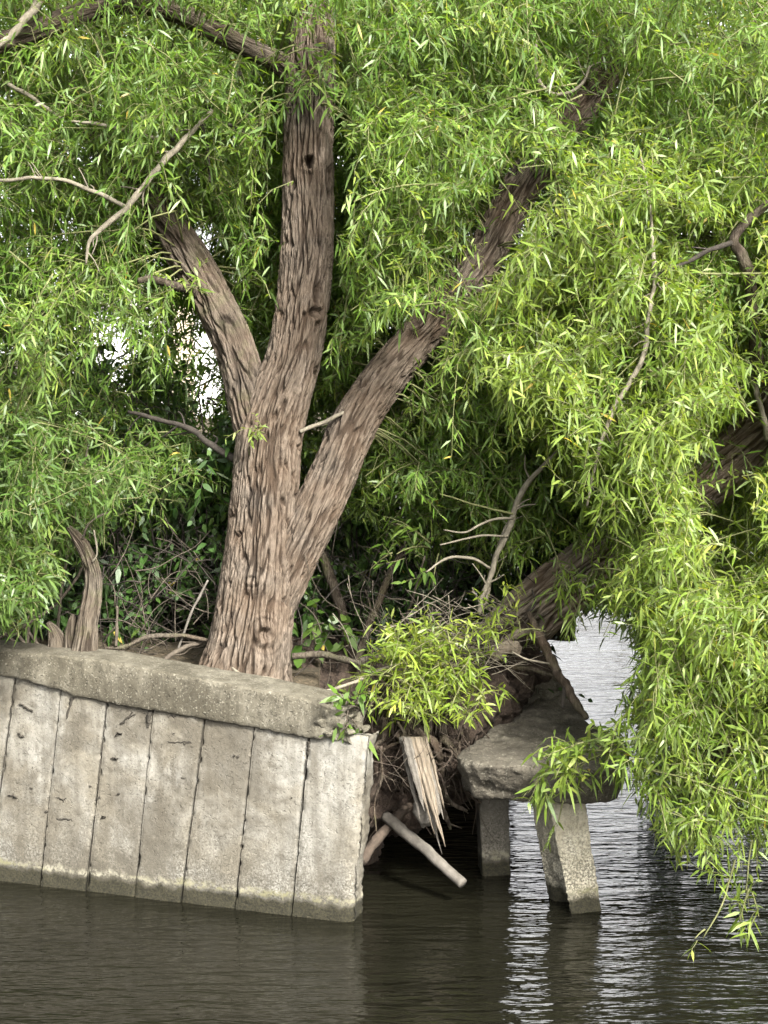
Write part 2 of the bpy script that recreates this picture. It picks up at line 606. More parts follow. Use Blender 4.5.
M['post_dark'] = concrete_mat('plain dark concrete', (0.12, 0.11, 0.09), (0.055, 0.05, 0.04), (0.16, 0.15, 0.125), True, 0.1)  # darker concrete tone for the rear posts
M['crack'] = simple_mat('dark crack', (0.02, 0.018, 0.014), (0.04, 0.035, 0.027), 40)  # plain dark tone for the wall cracks
M['soil'] = simple_mat('root bound soil', (0.016, 0.011, 0.008), (0.046, 0.033, 0.024), 14, 0.95, 0.03, (1, 1, 1), (0.055, 0.040, 0.029))
M['root'] = simple_mat('wet root', (0.024, 0.018, 0.013), (0.066, 0.050, 0.037), 26, 0.85, 0.008)
M['ground'] = simple_mat('leaf litter ground', (0.022, 0.018, 0.011), (0.060, 0.048, 0.030), 7, 0.95, 0.04, (1, 1, 1), (0.09, 0.07, 0.045))
M['render'] = simple_mat('white house wall', (0.62, 0.63, 0.63), (0.70, 0.70, 0.69), 3, 0.8)
M['roof'] = simple_mat('grey house roof', (0.20, 0.19, 0.18), (0.28, 0.26, 0.25), 5, 0.8)
M['glass'] = simple_mat('dark window', (0.03, 0.035, 0.04), (0.05, 0.055, 0.06), 2, 0.15, 0.0)
M['stone'] = simple_mat('beige chimney', (0.42, 0.36, 0.25), (0.52, 0.46, 0.34), 8, 0.9)
M['water'] = water_mat()


# ------------------------------------------------------------------ foliage
def clear_mask(rules):
    """rules: ('seg', [(px,py),...], radius px, nearer-than depth, share removed) or ('ell', cx, cy, rx, ry, depth, share)"""
    def rej(v, rng):
        px, py, d = project(v)
        pr = np.zeros(len(px))
        for r in rules:
            if r[0] == 'seg':
                pts = r[1]
                dist = np.full(len(px), 1e9)
                for (x0, y0), (x1, y1) in zip(pts[:-1], pts[1:]):
                    dx, dy = x1 - x0, y1 - y0
                    t = np.clip(((px - x0) * dx + (py - y0) * dy) / (dx * dx + dy * dy), 0, 1)
                    dist = np.minimum(dist, np.hypot(px - x0 - t * dx, py - y0 - t * dy))
                hit = (dist < r[2]) & (d < r[3])
                pr = np.where(hit, np.maximum(pr, r[4]), pr)
            elif r[0] == 'ell':
                hit = (((px - r[1]) / r[3]) ** 2 + ((py - r[2]) / r[4]) ** 2 < 1) & (d < r[5])
                pr = np.where(hit, np.maximum(pr, r[6]), pr)
            elif r[0] == 'below':
                lim = np.interp(px, [a for a, _ in r[1]], [c for _, c in r[1]])
                hit = (py > lim) & (d < r[2])
                pr = np.where(hit, np.maximum(pr, r[3]), pr)
        return rng.random_sample(len(px)) < pr
    return rej


def leaf_arrays(base, ldir, nup, L, Wd, curl):
    """six-point lanceolate blades"""
    w = nrm(np.cross(ldir, nup))
    n = np.cross(w, ldir)
    def at(t):
        return base + ldir * (L * t)[:, None] + DOWN * (curl * L * t * t)[:, None]
    hw = (Wd * 0.5)[:, None]
    p1, p2 = at(np.full(len(L), 0.34)), at(np.full(len(L), 0.70))
    V = np.stack([base, p1 - w * hw, p1 + w * hw, p2 - w * hw * 0.72, p2 + w * hw * 0.72, at(np.ones(len(L)))], 1)
    k = (np.arange(len(L)) * 6)[:, None]
    T = np.concatenate([k + np.array([[0, 2, 1]]), k + np.array([[1, 2, 4]]), k + np.array([[1, 4, 3]]), k + np.array([[3, 4, 5]])])
    return V.reshape(-1, 3), T


def foliage(name, parent, vols, leafm, twigm, seed, rej=None, leafL=0.11, leafW=0.018, boughs=None, nodes=14, twig_r=0.0028,
            leaf_rej=None, tint_shift=0.0):
    """one crown: branchlets started in the given volumes, drooping shoots along them, leaves along the shoots"""
    rng = np.random.RandomState(seed)
    B, D, Ls, Dr, Tn = [], [], [], [], []
    twV, twF, nv = [], [], 0
    bough = None if boughs is None else np.vstack([spline(b, 40)[0][:, :3] for b in boughs])
    for v in vols:
        n = v['n']
        px = rng.uniform(*v['px'], n); py = rng.uniform(*v['py'], n); dp = rng.uniform(*v['dep'], n)
        st = P(px, py, dp)
        dr = nrm(np.asarray(v.get('dir', (0, 0, -0.2)))[None] + rng.normal(size=(n, 3)) * v.get('spread', 0.95) * np.array([1, 1, 0.6]))
        bl = rng.uniform(*v.get('blen', (0.5, 1.1)), n)
        for i in range(n):
            t = np.linspace(0, 1, 6)[:, None]
            cur = st[i] + dr[i] * bl[i] * t + DOWN * 0.28 * bl[i] * t * t * v.get('sag', 1.0)
            k = int(v.get('k', 14) * bl[i] / 0.8) + 1
            tt = rng.uniform(0.0, 1.0, k) ** 0.8
            b = np.stack([np.interp(tt, t[:, 0], cur[:, c]) for c in range(3)], 1) + rng.normal(size=(k, 3)) * 0.015
            d = nrm(dr[i] * 0.45 + rng.normal(size=(k, 3)) * 0.75 + np.array([0, 0, v.get('lift', 0.28)]))
            B.append(b); D.append(d)
            Ls.append(rng.uniform(*v.get('slen', (0.22, 0.50)), k))
            lg = rng.random_sample(k) < v.get('long', 0.10)
            Ls[-1] = np.where(lg, Ls[-1] * 1.8, Ls[-1])
            Dr.append(np.full(k, v.get('droop', 0.78)) * rng.uniform(0.4, 1.5, k) * np.where(lg, 1.7, 1.0))
            Tn.append(np.full(k, np.clip(rng.normal(0.5 + tint_shift + v.get('tint', 0), 0.13), 0, 1)))
            path = cur
            r0 = 0.006
            if bough is not None:
                j = np.argmin(((bough - st[i]) ** 2).sum(1))
                gap = np.linalg.norm(bough[j] - st[i])
                if 0.03 < gap < v.get('reach', 1.0):
                    mid = (bough[j] + st[i]) / 2 + np.array([0, 0, 0.12 * gap])
                    path = np.vstack([bough[j], mid, cur])
                    r0 = 0.007
            q, _ = spline(path, 9)
            if rej is not None and rej(q[2:9], rng).sum() >= 1:
                continue
            tv, tf = tube_arrays(q, np.linspace(r0, 0.0028, 9), 4)
            twV.append(tv)
            for f in tf:
                f = np.asarray(f)
                if f.shape[1] == 4:
                    f = np.concatenate([f[:, :3], f[:, [0, 2, 3]]])
                twF.append(f + nv)
            nv += len(tv)
    B, D, Ls, Dr, Tn = np.vstack(B), np.vstack(D), np.concatenate(Ls), np.concatenate(Dr), np.concatenate(Tn)
    N = nodes
    # shoot polylines
    pts = np.zeros((len(B), N, 3))
    tan = np.zeros((len(B), N, 3))
    cur, d = B.copy(), D.copy()
    step = Ls / N
    for i in range(N):
        pts[:, i] = cur
        tan[:, i] = d
        d = nrm(d + DOWN * (Dr * 1.5 / N)[:, None] + rng.normal(size=d.shape) * 0.12)
        cur = cur + d * step[:, None]
    if rej is not None:
        bad = rej(pts[:, N // 2], rng) | rej(pts[:, N - 1] + tan[:, N - 1] * 0.06, rng) | rej(pts[:, 2], rng)
        keep = ~bad
        pts, tan, Ls, Tn = pts[keep], tan[keep], Ls[keep], Tn[keep]
    Sn = len(pts)
    # twigs: three sided
    idx = [0, N // 3, 2 * N // 3, N - 1]
    tp, tg = pts[:, idx], tan[:, idx]
    ref = nrm(np.cross(tg, rng.normal(size=(Sn, 1, 3))))
    ref2 = np.cross(tg, ref)
    rad = np.array([1.0, 0.8, 0.6, 0.35]) * twig_r
    rings = []
    for a in (0, 2.094, 4.189):
        rings.append(tp + (ref * math.cos(a) + ref2 * math.sin(a)) * rad[None, :, None])
    TV = np.stack(rings, 2).reshape(-1, 3)                       # shoot, ring, side
    base = (np.arange(Sn) * 12)[:, None]
    tr = []
    for i in range(3):
        for j in range(3):
            a, b_ = i * 3 + j, i * 3 + (j + 1) % 3
            tr += [[a, b_, b_ + 3], [a, b_ + 3, a + 3]]
    TF = (base[:, :, None] + np.array(tr)[None]).reshape(-1, 3)
    # leaves
    ph = (np.arange(N)[None] * 2.4 + rng.uniform(0, 6.28, (Sn, 1)))[..., None]
    r1 = nrm(np.cross(tan, np.array([0.31, 0.2, 0.93])))
    r2 = np.cross(tan, r1)
    side = np.cos(ph) * r1 + np.sin(ph) * r2
    ld = nrm(tan * 0.62 + side * 0.80 + DOWN * 0.17 + rng.normal(size=tan.shape) * 0.36)
    nu = nrm(rng.normal(size=tan.shape) * 0.75 + np.array([0, -0.2, 0.8]))
    f = np.arange(N) / (N - 1)
    prof = 0.62 + 0.5 * np.sin(np.pi * np.clip(f * 0.9 + 0.12, 0, 1))
    LL = leafL * prof[None] * rng.uniform(0.55, 1.40, (Sn, N))
    WW = leafW * (0.8 + 0.3 * prof[None]) * rng.uniform(0.8, 1.2, (Sn, N))
    tint = np.clip(Tn[:, None] + rng.normal(size=(Sn, N)) * 0.13 + 0.12 * (f[None] - 0.4), 0, 0.965)
    tint[rng.random_sample((Sn, N)) < 0.004] = 1.0
    flat = lambda a: a.reshape(-1, *a.shape[2:])
    lp, ld, nu, LL, WW, tint = flat(pts), flat(ld), flat(nu), LL.ravel(), WW.ravel(), tint.ravel()
    ok = rng.random_sample(len(lp)) < 0.93
    if leaf_rej is not None:
        ok &= ~leaf_rej(lp + ld * (LL * 0.6)[:, None], rng)
    lp, ld, nu, LL, WW, tint = lp[ok], ld[ok], nu[ok], LL[ok], WW[ok], tint[ok]
    LV, LF = leaf_arrays(lp, ld, nu, LL, WW, rng.uniform(0.0, 0.55, len(LL)))
    V = np.vstack([LV, TV] + twV)
    Fs = np.vstack([LF, TF + len(LV)] + [q + len(LV) + len(TV) for q in twF])
    mi = np.zeros(len(Fs), int)
    mi[len(LF):] = 1
    tn = np.concatenate([np.repeat(tint, 6), np.full(len(V) - len(LV), 0.5)])
    print('FOLIAGE', name, 'shoots', Sn, 'leaves', len(LL))
    return build(name, V, Fs, [leafm, twigm], parent, midx=mi, attrs={'tint': tn})


def pp(rows):
    return np.array([P(a, b, c) for a, b, c in rows])


# ================================================================== water and bank
big = 400.0
wv = np.array([[-big, -60, 0], [big, -60, 0], [big, 900, 0], [-big, 900, 0]], float)
tag(build('water', wv, np.array([[0, 1, 2, 3]]), M['water'], smooth=False), 'dark rippled river water reflecting the pale sky', 'water', kind='structure')

A, Bp = W(0, 881), W(354, 923)
A[2] = Bp[2] = 0
WU = nrm(Bp - A)
WN = np.array([WU[1], -WU[0], 0.0])          # towards the camera


def PW(px, py):
    r = P(px, py, 1.0) - CAM
    return CAM + r * (((A - CAM) @ WN) / (r @ WN))


def wall_y(x):
    return A[1] + (x - A[0]) * WU[1] / WU[0]


gx = np.linspace(-12, 3.0, 190)
gy = np.concatenate([np.linspace(9.4, 14, 110), np.linspace(14.1, 34, 90)])
X, Y = np.meshgrid(gx, gy, indexing='ij')
nz = fbm(np.stack([X * 0.9, Y * 0.9, 0 * X], -1), 3)
yf = np.where(X < -0.30, wall_y(X) + 0.22, 12.7 + 0.15 * nz)
yf = np.where((X > -0.45) & (X < -0.15), wall_y(-0.45) + 0.22 + (X + 0.45) / 0.3 * (12.6 - wall_y(-0.45)), yf)
xe = np.interp(Y, [9, 12.5, 14, 16, 20, 28, 34], [0.95, 1.0, 1.0, 0.75, -1.2, -6.0, -11]) + 0.12 * nz
dd = np.minimum(Y - yf, xe - X)
top = 1.24 + 0.022 * np.clip(Y - 10.5, 0, 12) + 0.06 * nz - 0.05 * np.clip(X + 1.4, -2.0, 2)
top = top + 0.035 * fbm(np.stack([X * 6, Y * 6, 0 * X], -1), 2)
Z = -1.0 + (top + 1.0) * sstep(-0.12, 0.30, dd)
GV = np.stack([X, Y, Z], -1).reshape(-1, 3)
tag(build('river_bank', GV, grid_faces(len(gx), len(gy), False), M['ground']), 'dark earth bank with leaf litter behind the concrete wall', 'ground', kind='structure')

# far bank across the river
fx = np.linspace(-130, 150, 120)
fy = np.linspace(53, 150, 50)
X, Y = np.meshgrid(fx, fy, indexing='ij')
nz = fbm(np.stack([X * 0.05, Y * 0.05, 0 * X], -1), 3)
Z = -0.3 + 0.65 * sstep(0, 2, Y - 55 - 1.5 * nz) + 0.012 * np.clip(Y - 60, 0, 90)
tag(build('far_bank', np.stack([X, Y, Z], -1).reshape(-1, 3), grid_faces(len(fx), len(fy), False), M['ground']), 'low bank on the far side of the river', 'ground', kind='structure')

# ================================================================== retaining wall
wall = thing('retaining_wall', 'weathered tilting concrete panel river wall with thick broken coping', 'wall', W(170, 900))
joints = [((-92, 668), (-118, 872)), ((-38, 676), (-62, 876)), ((16, 683), (-12, 880)), ((62, 692), (40, 886)), ((108, 703), (86, 891)), ((154, 711), (135, 897)),
          ((206, 719), (181, 902)), ((255, 730), (235, 908)), ((309, 738), (292, 914)), ((367, 735), (352, 923))]


def panel(k):
    (tl, bl), (tr, br) = joints[k], joints[k + 1]
    last = k == len(joints) - 2
    a, b = PW(*tl), PW(*tr)
    if not last:
        a = a + np.array([0, 0, 0.06]); b = b + np.array([0, 0, 0.06])
    c, d = PW(*bl), PW(*br)
    c = c + (c - a) * 0.35
    d = d + (d - b) * 0.35
    nu, nv = 34, 190
    u = np.linspace(0, 1, nu)
    w = np.linalg.norm(b - a)
    g = 0.0035 / w
    v = np.linspace(0, 1, nv)
    U, Vv = np.meshgrid(g + u * (1 - 2 * g), v, indexing='ij')
    pt = (a * (1 - U)[..., None] + b * U[..., None]) * (1 - Vv)[..., None] + (c * (1 - U)[..., None] + d * U[..., None]) * Vv[..., None]
    e = np.minimum(U, 1 - U) * w
    et = Vv * np.linalg.norm(c - a)
    kk = pt * 1.0
    n1 = fbm(kk * 5 + 3 * k, 3)
    n2 = fbm(kk * 38 + k, 2)
    chip = sstep(0.05, 0.6, noise(kk * 17 + 9 * k))
    off = 0.006 * n1 + 0.0012 * n2 - (0.007 + 0.022 * chip) * np.exp(-(e / 0.009) ** 2) - 0.014 * np.exp(-(et / 0.02) ** 2)
    off = off + [0.0, 0.004, -0.003, 0.003, -0.004, 0.005, -0.002, 0.004, 0.006][k]
    if last:
        zz0 = 0 * pt[..., 2]
        j = fbm(np.stack([zz0 + 0.37, pt[..., 2] * 9.3 + 0.2, zz0 + 0.61], -1), 3) * 0.011
        ej = (1 - U) * w
        pt = pt + WU * (j * sstep(0.08, 0.0, ej))[..., None]
        off = off - 0.028 * sstep(0.04, 0.0, ej) * (0.8 + 0.6 * noise(kk * 22)) - 0.004 * (ej < 0.055)
        tj = noise(np.stack([pt[..., 0] * 16, 0 * U, 7 + 0 * U], -1)) * 0.02
        pt[..., 2] += tj * sstep(0.06, 0.0, et)
    pt = pt + WN * off[..., None]
    V = pt.reshape(-1, 3)
    idx = np.arange(nu * nv).reshape(nu, nv)
    rim = np.concatenate([idx[:, 0], idx[-1, 1:], idx[::-1, -1][1:], idx[0, ::-1][1:-1]])
    m = len(rim)
    i = np.arange(m)
    K = 10
    rings = []
    edge = (np.isin(rim, idx[-1]) * 1.0 if last else np.zeros(m))[:, None]
    topm = (np.isin(rim, idx[:, 0]) * 1.0 if last else np.zeros(m))[:, None]
    for q in range(1, K + 1):
        bk = V[rim] - WN * 0.16 * q / K
        rg = 0.016 * fbm(bk * np.array([13, 13, 7]) + 2, 4)[:, None]
        bk = bk + edge * WU * (rg - 0.012 * q / K) + topm * np.array([0, 0, 1.0]) * (rg - 0.004 * q)
        rings.append(bk)
    sk = [np.stack([rim[i], nu * nv + i, nu * nv + (i + 1) % m, rim[(i + 1) % m]], 1)]
    for q in range(K - 1):
        o_ = nu * nv + q * m
        sk.append(np.stack([o_ + i, o_ + m + i, o_ + m + (i + 1) % m, o_ + (i + 1) % m], 1))
    o_ = nu * nv + (K - 1) * m
    ctr = np.vstack([V] + rings + [rings[-1].mean(0)])
    fan = np.stack([o_ + i, np.full(m, o_ + m), o_ + (i + 1) % m], 1)
    return build('panel', ctr, [grid_faces(nu, nv, False)] + sk + [fan], M['wall'], wall)


for k in range(len(joints) - 1):
    panel(k)

# cracks and formwork scars: thin dark gashes let into the panels
cr = Bag()
rng = np.random.RandomState(5)


def gash(x0, y0, x1, y1, wpx, amp=1.5, n=10):
    t = np.linspace(0, 1, n)
    a = np.stack([x0 + (x1 - x0) * t, y0 + (y1 - y0) * t], 1)
    a[1:-1] += rng.normal(size=(n - 2, 2)) * amp * np.array([0.5, 0.6])
    w_ = wpx * (0.35 + 0.65 * np.sin(np.pi * np.clip(t, 0.03, 0.97))) * rng.uniform(0.6, 1.3, n)
    up = np.array([PW(x, y - h / 2) for (x, y), h in zip(a, w_)]) + WN * 0.0065
    dn = np.array([PW(x, y + h / 2) for (x, y), h in zip(a, w_)]) + WN * 0.0065
    V = np.vstack([up, dn, up - WN * 0.035, dn - WN * 0.035])
    i = np.arange(n - 1)
    cr.add(V, [np.stack([i, n + i, n + i + 1, i + 1], 1), np.stack([i, i + 1, 2 * n + i + 1, 2 * n + i], 1), np.stack([n + i, 3 * n + i, 3 * n + i + 1, n + i + 1], 1)])


for g in [(19, 704, 33, 711, 2.2), (55, 797, 64, 799, 1.6), (18, 733, 24, 737, 2), (71, 699, 74, 716, 0.0), (116, 735, 122, 733, 2), (111, 758, 119, 758, 1.8),
          (120, 724, 136, 714, 1.6), (175, 730, 191, 731, 2.0), (172, 737, 176, 730, 1.4), (168, 741, 191, 743, 1.2), (168, 716, 182, 716, 2.0), (177, 776, 186, 778, 1.8),
          (57, 818, 73, 821, 2.4), (60, 800, 66, 799, 1.6), (101, 818, 106, 817, 1.6), (182, 731, 191, 730, 1.6), (182, 742, 192, 743, 1.4), (8, 795, 17, 798, 1.6)]:
    if g[4]:
        gash(*g)


def vgash(x0, y0, x1, y1, wpx):
    n = 12
    t = np.linspace(0, 1, n)
    xs = x0 + (x1 - x0) * t + rng.normal(size=n) * 0.5
    ys = y0 + (y1 - y0) * t
    w_ = wpx * (1 - 0.8 * t) * rng.uniform(0.6, 1.3, n)
    a = np.array([PW(x - h / 2, y) for x, y, h in zip(xs, ys, w_)]) + WN * 0.007
    b = np.array([PW(x + h / 2, y) for x, y, h in zip(xs, ys, w_)]) + WN * 0.007
    i = np.arange(n - 1)
    cr.add(np.vstack([a, b, a - WN * 0.04, b - WN * 0.04]), [np.stack([i, i + 1, n + i + 1, n + i], 1), np.stack([i, 2 * n + i, 2 * n + i + 1, i + 1], 1), np.stack([n + i, n + i + 1, 3 * n + i + 1, 3 * n + i], 1)])


vgash(73, 697, 67, 719, 4.5)
vgash(150, 709, 148, 727, 5.5)
vgash(133, 712, 121, 724, 2.0)
vgash(309, 741, 308, 755, 3)
for k in range(12):
    x, y = rng.uniform(5, 350), rng.uniform(735, 850)
    gash(x, y, x + rng.uniform(1.5, 4), y + rng.uniform(-1, 1.5), rng.uniform(1.0, 2.2), 0.6, 5)
cr.done('crack', M['crack'], wall)

# coping beam
sx = np.linspace(-110, 347, 330)
yb = np.interp(sx, [-110, 0, 25, 60, 72, 154, 200, 251, 309, 347], [660, 675, 679, 687, 695, 710, 717, 726, 737, 741])
yt = np.interp(sx, [-110, 0, 47, 104, 200, 277, 317, 347], [626, 640, 643, 649, 667, 681, 690, 698]) + 11
bot = np.array([PW(a, b) for a, b in zip(sx, yb)])
tp = np.array([PW(a, b) for a, b in zip(sx, yt)])
nb = len(sx)
sec = []
for o_, zf in ((0.000, 0.01), (0.020, 0.0), (0.027, 0.03), (0.028, 0.12), (0.028, 0.24), (0.028, 0.34), (0.028, 0.44), (0.028, 0.54), (0.027, 0.64), (0.026, 0.74), (0.025, 0.85), (0.023, 0.93), (0.020, 0.975),
              (0.010, 1.0), (-0.02, 1.0), (-0.08, 1.005), (-0.12, 1.01), (-0.16, 1.01), (-0.20, 1.01), (-0.24, 1.01), (-0.28, 1.0), (-0.31, 0.97), (-0.33, 0.9), (-0.33, 0.5), (-0.33, 0.0), (-0.17, 0.0)):
    sec.append(bot * (1 - zf) + tp * zf + WN * o_)
C = np.stack(sec, 1)
ctr = C.mean(1, keepdims=True)
out = nrm(C - ctr)
n1 = fbm(C * 4, 3); n2 = fbm(C * 19 + 4, 3); n3 = noise(C * 60)
C = C + out * (0.004 * n1 + 0.0045 * n2 + 0.0035 * n3)[..., None]
fall = sstep(305, 347, sx)[:, None]
br = noise(C * 11 + 5) * 0.05 + noise(C * 27 + 2) * 0.028
C = C + out * (fall * (br - 0.018))[..., None] + WU * (fall * (br * 0.9))[..., None]
nck = sstep(10, 40, sx) * sstep(95, 60, sx)
C[:, :4, 2] += (nck[:, None] * 0.02 * noise(C[:, :4] * 14))
m = C.shape[1]
V = np.vstack([C.reshape(-1, 3), C[0].mean(0), C[-1].mean(0)])
j = np.arange(m)
build('coping', V, [grid_faces(nb, m), np.stack([np.full(m, nb * m), j, (j + 1) % m], 1), np.stack([np.full(m, nb * m + 1), (nb - 1) * m + (j + 1) % m, (nb - 1) * m + j], 1)], M['cap'], wall)
# crumbled end of the coping: angular lumps
lumps = []
rng = np.random.RandomState(12)
for (px, py, rr, dz) in [(322, 703, 9, 0.05), (334, 712, 10, 0.06), (324, 722, 9, 0.03), (338, 726, 8, 0.05), (346, 716, 8, 0.10), (330, 732, 7, 0.0), (350, 706, 7, 0.14), (354, 726, 6, 0.05), (350, 731, 6, 0.02), (360, 729, 5, 0.08), (340, 702, 7, 0.12), (364, 733, 4, 0.05)]:
    c = PW(px, py) - WN * (dz - 0.015)
    lumps.append(hull(c + nrm(rng.normal(size=(12, 3))) * rr * 0.0058 * rng.uniform(0.8, 1.2, (12, 1)) * np.array([1.3, 1.2, 0.6])))
rocky('rubble', lumps, M['cap'], wall, 0.008, [(22, 0.008, False), (60, 0.003, False)], 1)

# ================================================================== broken slab, posts
slab = thing('broken_slab', 'dark broken concrete deck slab tilted over the water between two posts', 'slab', P(540, 790, 10.0))
top = pp([(457, 757, 9.98), (466, 764, 9.80), (490, 766, 9.72), (540, 771, 9.68), (590, 772, 9.70), (624, 766, 9.80), (630, 752, 10.1), (604, 733, 10.55), (584, 722, 10.8), (575, 704, 11.1), (562, 696, 11.25), (538, 701, 11.2), (524, 712, 10.95), (500, 727, 10.6), (474, 744, 10.2)])
pv, pf = prism(top, np.array([0.01, 0.05, -0.205]))
nt_ = len(top)
pv[nt_:, :2] = pv[nt_:, :2].mean(0) + (pv[nt_:, :2] - pv[nt_:, :2].mean(0)) * np.array([0.90, 0.95])
V, N, Fc = remesh([(pv, pf)], 0.0095, 3)
off = 0.012 + 0.018 * noise(V * 5.3 + 3) + 0.010 * noise(V * 18) - 0.016 * sstep(0.25, 0.7, noise(V * 9 + 7)) + 0.006 * np.abs(noise(V * 45)) + 0.003 * noise(V * 90)
build('deck', V + N * off[:, None], Fc, M['slab'], slab)
seg = pp([(508, 668, 11.45), (520, 655, 11.5), (540, 650, 11.5), (556, 668, 11.45), (566, 700, 11.3), (540, 708, 11.2), (518, 716, 11.2)])
rocky('tilted_fragment', [prism(seg, np.array([0.03, 0.12, -0.05]))], M['slab'], slab, 0.011, [(9, 0.016, False), (28, 0.008, False), (60, 0.004, True)], 3, seed=4)

fp = thing('concrete_post', 'pale cracked concrete post leaning in the water under the slab', 'post', W(580, 905))
d0 = 9.95
q = np.vstack([pp([(545, 790, 9.95), (583, 788, 9.98), (601, 905, 9.92), (571, 908, 9.86)]), pp([(527, 792, 10.2), (566, 792, 10.25), (584, 905, 10.2), (549, 900, 10.14)])])
ax = nrm(q[2] - q[1])
q2 = q.copy()
for i in (2, 3, 6, 7):
    q2[i] = q[i] + ax * 0.35
V, N, Fc = remesh([hull(q2)], 0.0085, 2)
off = 0.008 * noise(V * 10) + 0.006 * noise(V * 26) + 0.003 * noise(V * 70)
lower = sstep(0.42, 0.0, V[:, 2])
off = off - 0.05 * lower * sstep(-0.1, 0.5, noise(V * np.array([9, 9, 7]) + 3)) * sstep(-0.2, -0.9, N[:, 0])
off = off - (0.02 + 0.05 * np.clip(noise(V * 9 + 8), 0, 1)) * sstep(-0.2, -0.7, N[:, 0]) + 0.012 * np.abs(noise(V * 40)) * (N[:, 0] < -0.3)
build('shaft', V + N * off[:, None], Fc, M['post'], fp)

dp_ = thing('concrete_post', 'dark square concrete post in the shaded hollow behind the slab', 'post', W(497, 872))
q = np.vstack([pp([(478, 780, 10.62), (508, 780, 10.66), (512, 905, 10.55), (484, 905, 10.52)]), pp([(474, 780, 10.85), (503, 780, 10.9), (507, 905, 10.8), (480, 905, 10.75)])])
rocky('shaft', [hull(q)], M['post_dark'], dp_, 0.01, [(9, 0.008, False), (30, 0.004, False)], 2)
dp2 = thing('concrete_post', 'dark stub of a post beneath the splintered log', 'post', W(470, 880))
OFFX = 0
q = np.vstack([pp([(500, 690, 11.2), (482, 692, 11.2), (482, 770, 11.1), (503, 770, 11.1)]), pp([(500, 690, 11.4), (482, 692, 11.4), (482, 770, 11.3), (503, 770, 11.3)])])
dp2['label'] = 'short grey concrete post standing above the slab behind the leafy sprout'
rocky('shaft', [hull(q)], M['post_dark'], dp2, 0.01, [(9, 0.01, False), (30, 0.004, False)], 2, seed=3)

# ================================================================== root mass in the breach
rm = thing('root_mass', 'brown mass of soil and roots hanging in the gap beside the broken wall end', 'roots', P(410, 780, 10.6))
rng = np.random.RandomState(21)
cl = []
for (px, py, d, rx, ry, rd) in [(385, 742, 10.6, 38, 40, 0.4), (372, 775, 10.7, 30, 45, 0.4), (420, 725, 10.7, 45, 34, 0.45), (398, 790, 10.9, 34, 34, 0.4), (432, 758, 10.8, 32, 30, 0.4), (452, 718, 10.8, 40, 36, 0.4),
                                (480, 690, 10.9, 36, 40, 0.4), (410, 700, 11.0, 50, 30, 0.5), (362, 815, 11.0, 18, 40, 0.4), (505, 668, 11.0, 30, 30, 0.35), (440, 770, 11.1, 45, 24, 0.35)]:
    cl.append(ball(P(px, py, d), np.array([rx * d / F_PX, rd, ry * d / F_PX]), 8))
for (x, y, z, rx, ry, rz) in [(-0.25, 12.0, 1.0, 0.6, 1.3, 0.24), (0.25, 12.2, 0.95, 0.6, 1.2, 0.24), (0.65, 12.3, 0.95, 0.45, 1.0, 0.25), (0.0, 12.8, 0.95, 0.9, 1.0, 0.26), (-0.55, 11.4, 0.8, 0.3, 1.2, 0.45)]:
    cl.append(ball((x, y, z), np.array([rx, ry, rz]), 8))
rocky('soil', cl, M['soil'], rm, 0.013, [(6, 0.05, True), (15, 0.028, True), (36, 0.012, False), (80, 0.005, False)], 1)
for k in range(46):
    x0, y0 = rng.uniform(358, 470), rng.uniform(690, 760)
    d = rng.uniform(10.05, 10.35)
    L = rng.uniform(30, 95)
    a = rng.uniform(0.9, 2.3)
    pts = []
    for t in np.linspace(0, 1, 5):
        pts.append(P(x0 + math.cos(a) * L * t + rng.normal() * 5, min(858, y0 + math.sin(a) * L * t + rng.normal() * 4), d + 0.25 * t + rng.normal() * 0.04))
    b = Bag()
    r0 = rng.uniform(0.003, 0.011)
    b.tube(np.array(pts), np.linspace(r0, r0 * 0.35, 5), 5, 18, 0.3, k)
    b.done('root', M['root'], rm)
rng = np.random.RandomState(77)
for k in range(26):
    x0, y0 = rng.uniform(358, 440), rng.uniform(680, 750)
    a = rng.choice([rng.uniform(0.7, 1.4), rng.uniform(1.6, 2.9)])
    L = rng.uniform(45, 120)
    d = rng.uniform(10.0, 10.3)
    pts = [(x0 + math.cos(a) * L * t + rng.normal() * 6, min(840, y0 + math.sin(a) * L * t + rng.normal() * 5), d + 0.3 * t * rng.uniform(0, 1), 0) for t in np.linspace(0, 1, 6)]
    r0 = rng.uniform(1.6, 4.6)
    branch('root', rm, [M['root'], M['bark_dark'], M['dead_wood']][k % 3], [(p_[0], p_[1], p_[2], r0 * (1 - 0.12 * q_)) for q_, p_ in enumerate(pts)], 8, 50, 0.5)
for pts, r in [([(360, 862, 10.25), (378, 838, 10.3), (400, 815, 10.4), (416, 800, 10.5)], 0.035), ([(366, 800, 10.2), (380, 770, 10.2), (392, 745, 10.25)], 0.028),
               ([(446, 790, 10.3), (430, 800, 10.35), (415, 795, 10.4)], 0.02), ([(436, 772, 10.05), (446, 765, 10.0), (452, 752, 10.0), (440, 748, 10.05)], 0.007)]:
    b = Bag()
    b.tube(pp(pts), np.linspace(r, r * 0.7, len(pts)), 9, 30, 0.35, 3)
    b.done('root', M['root'], rm)

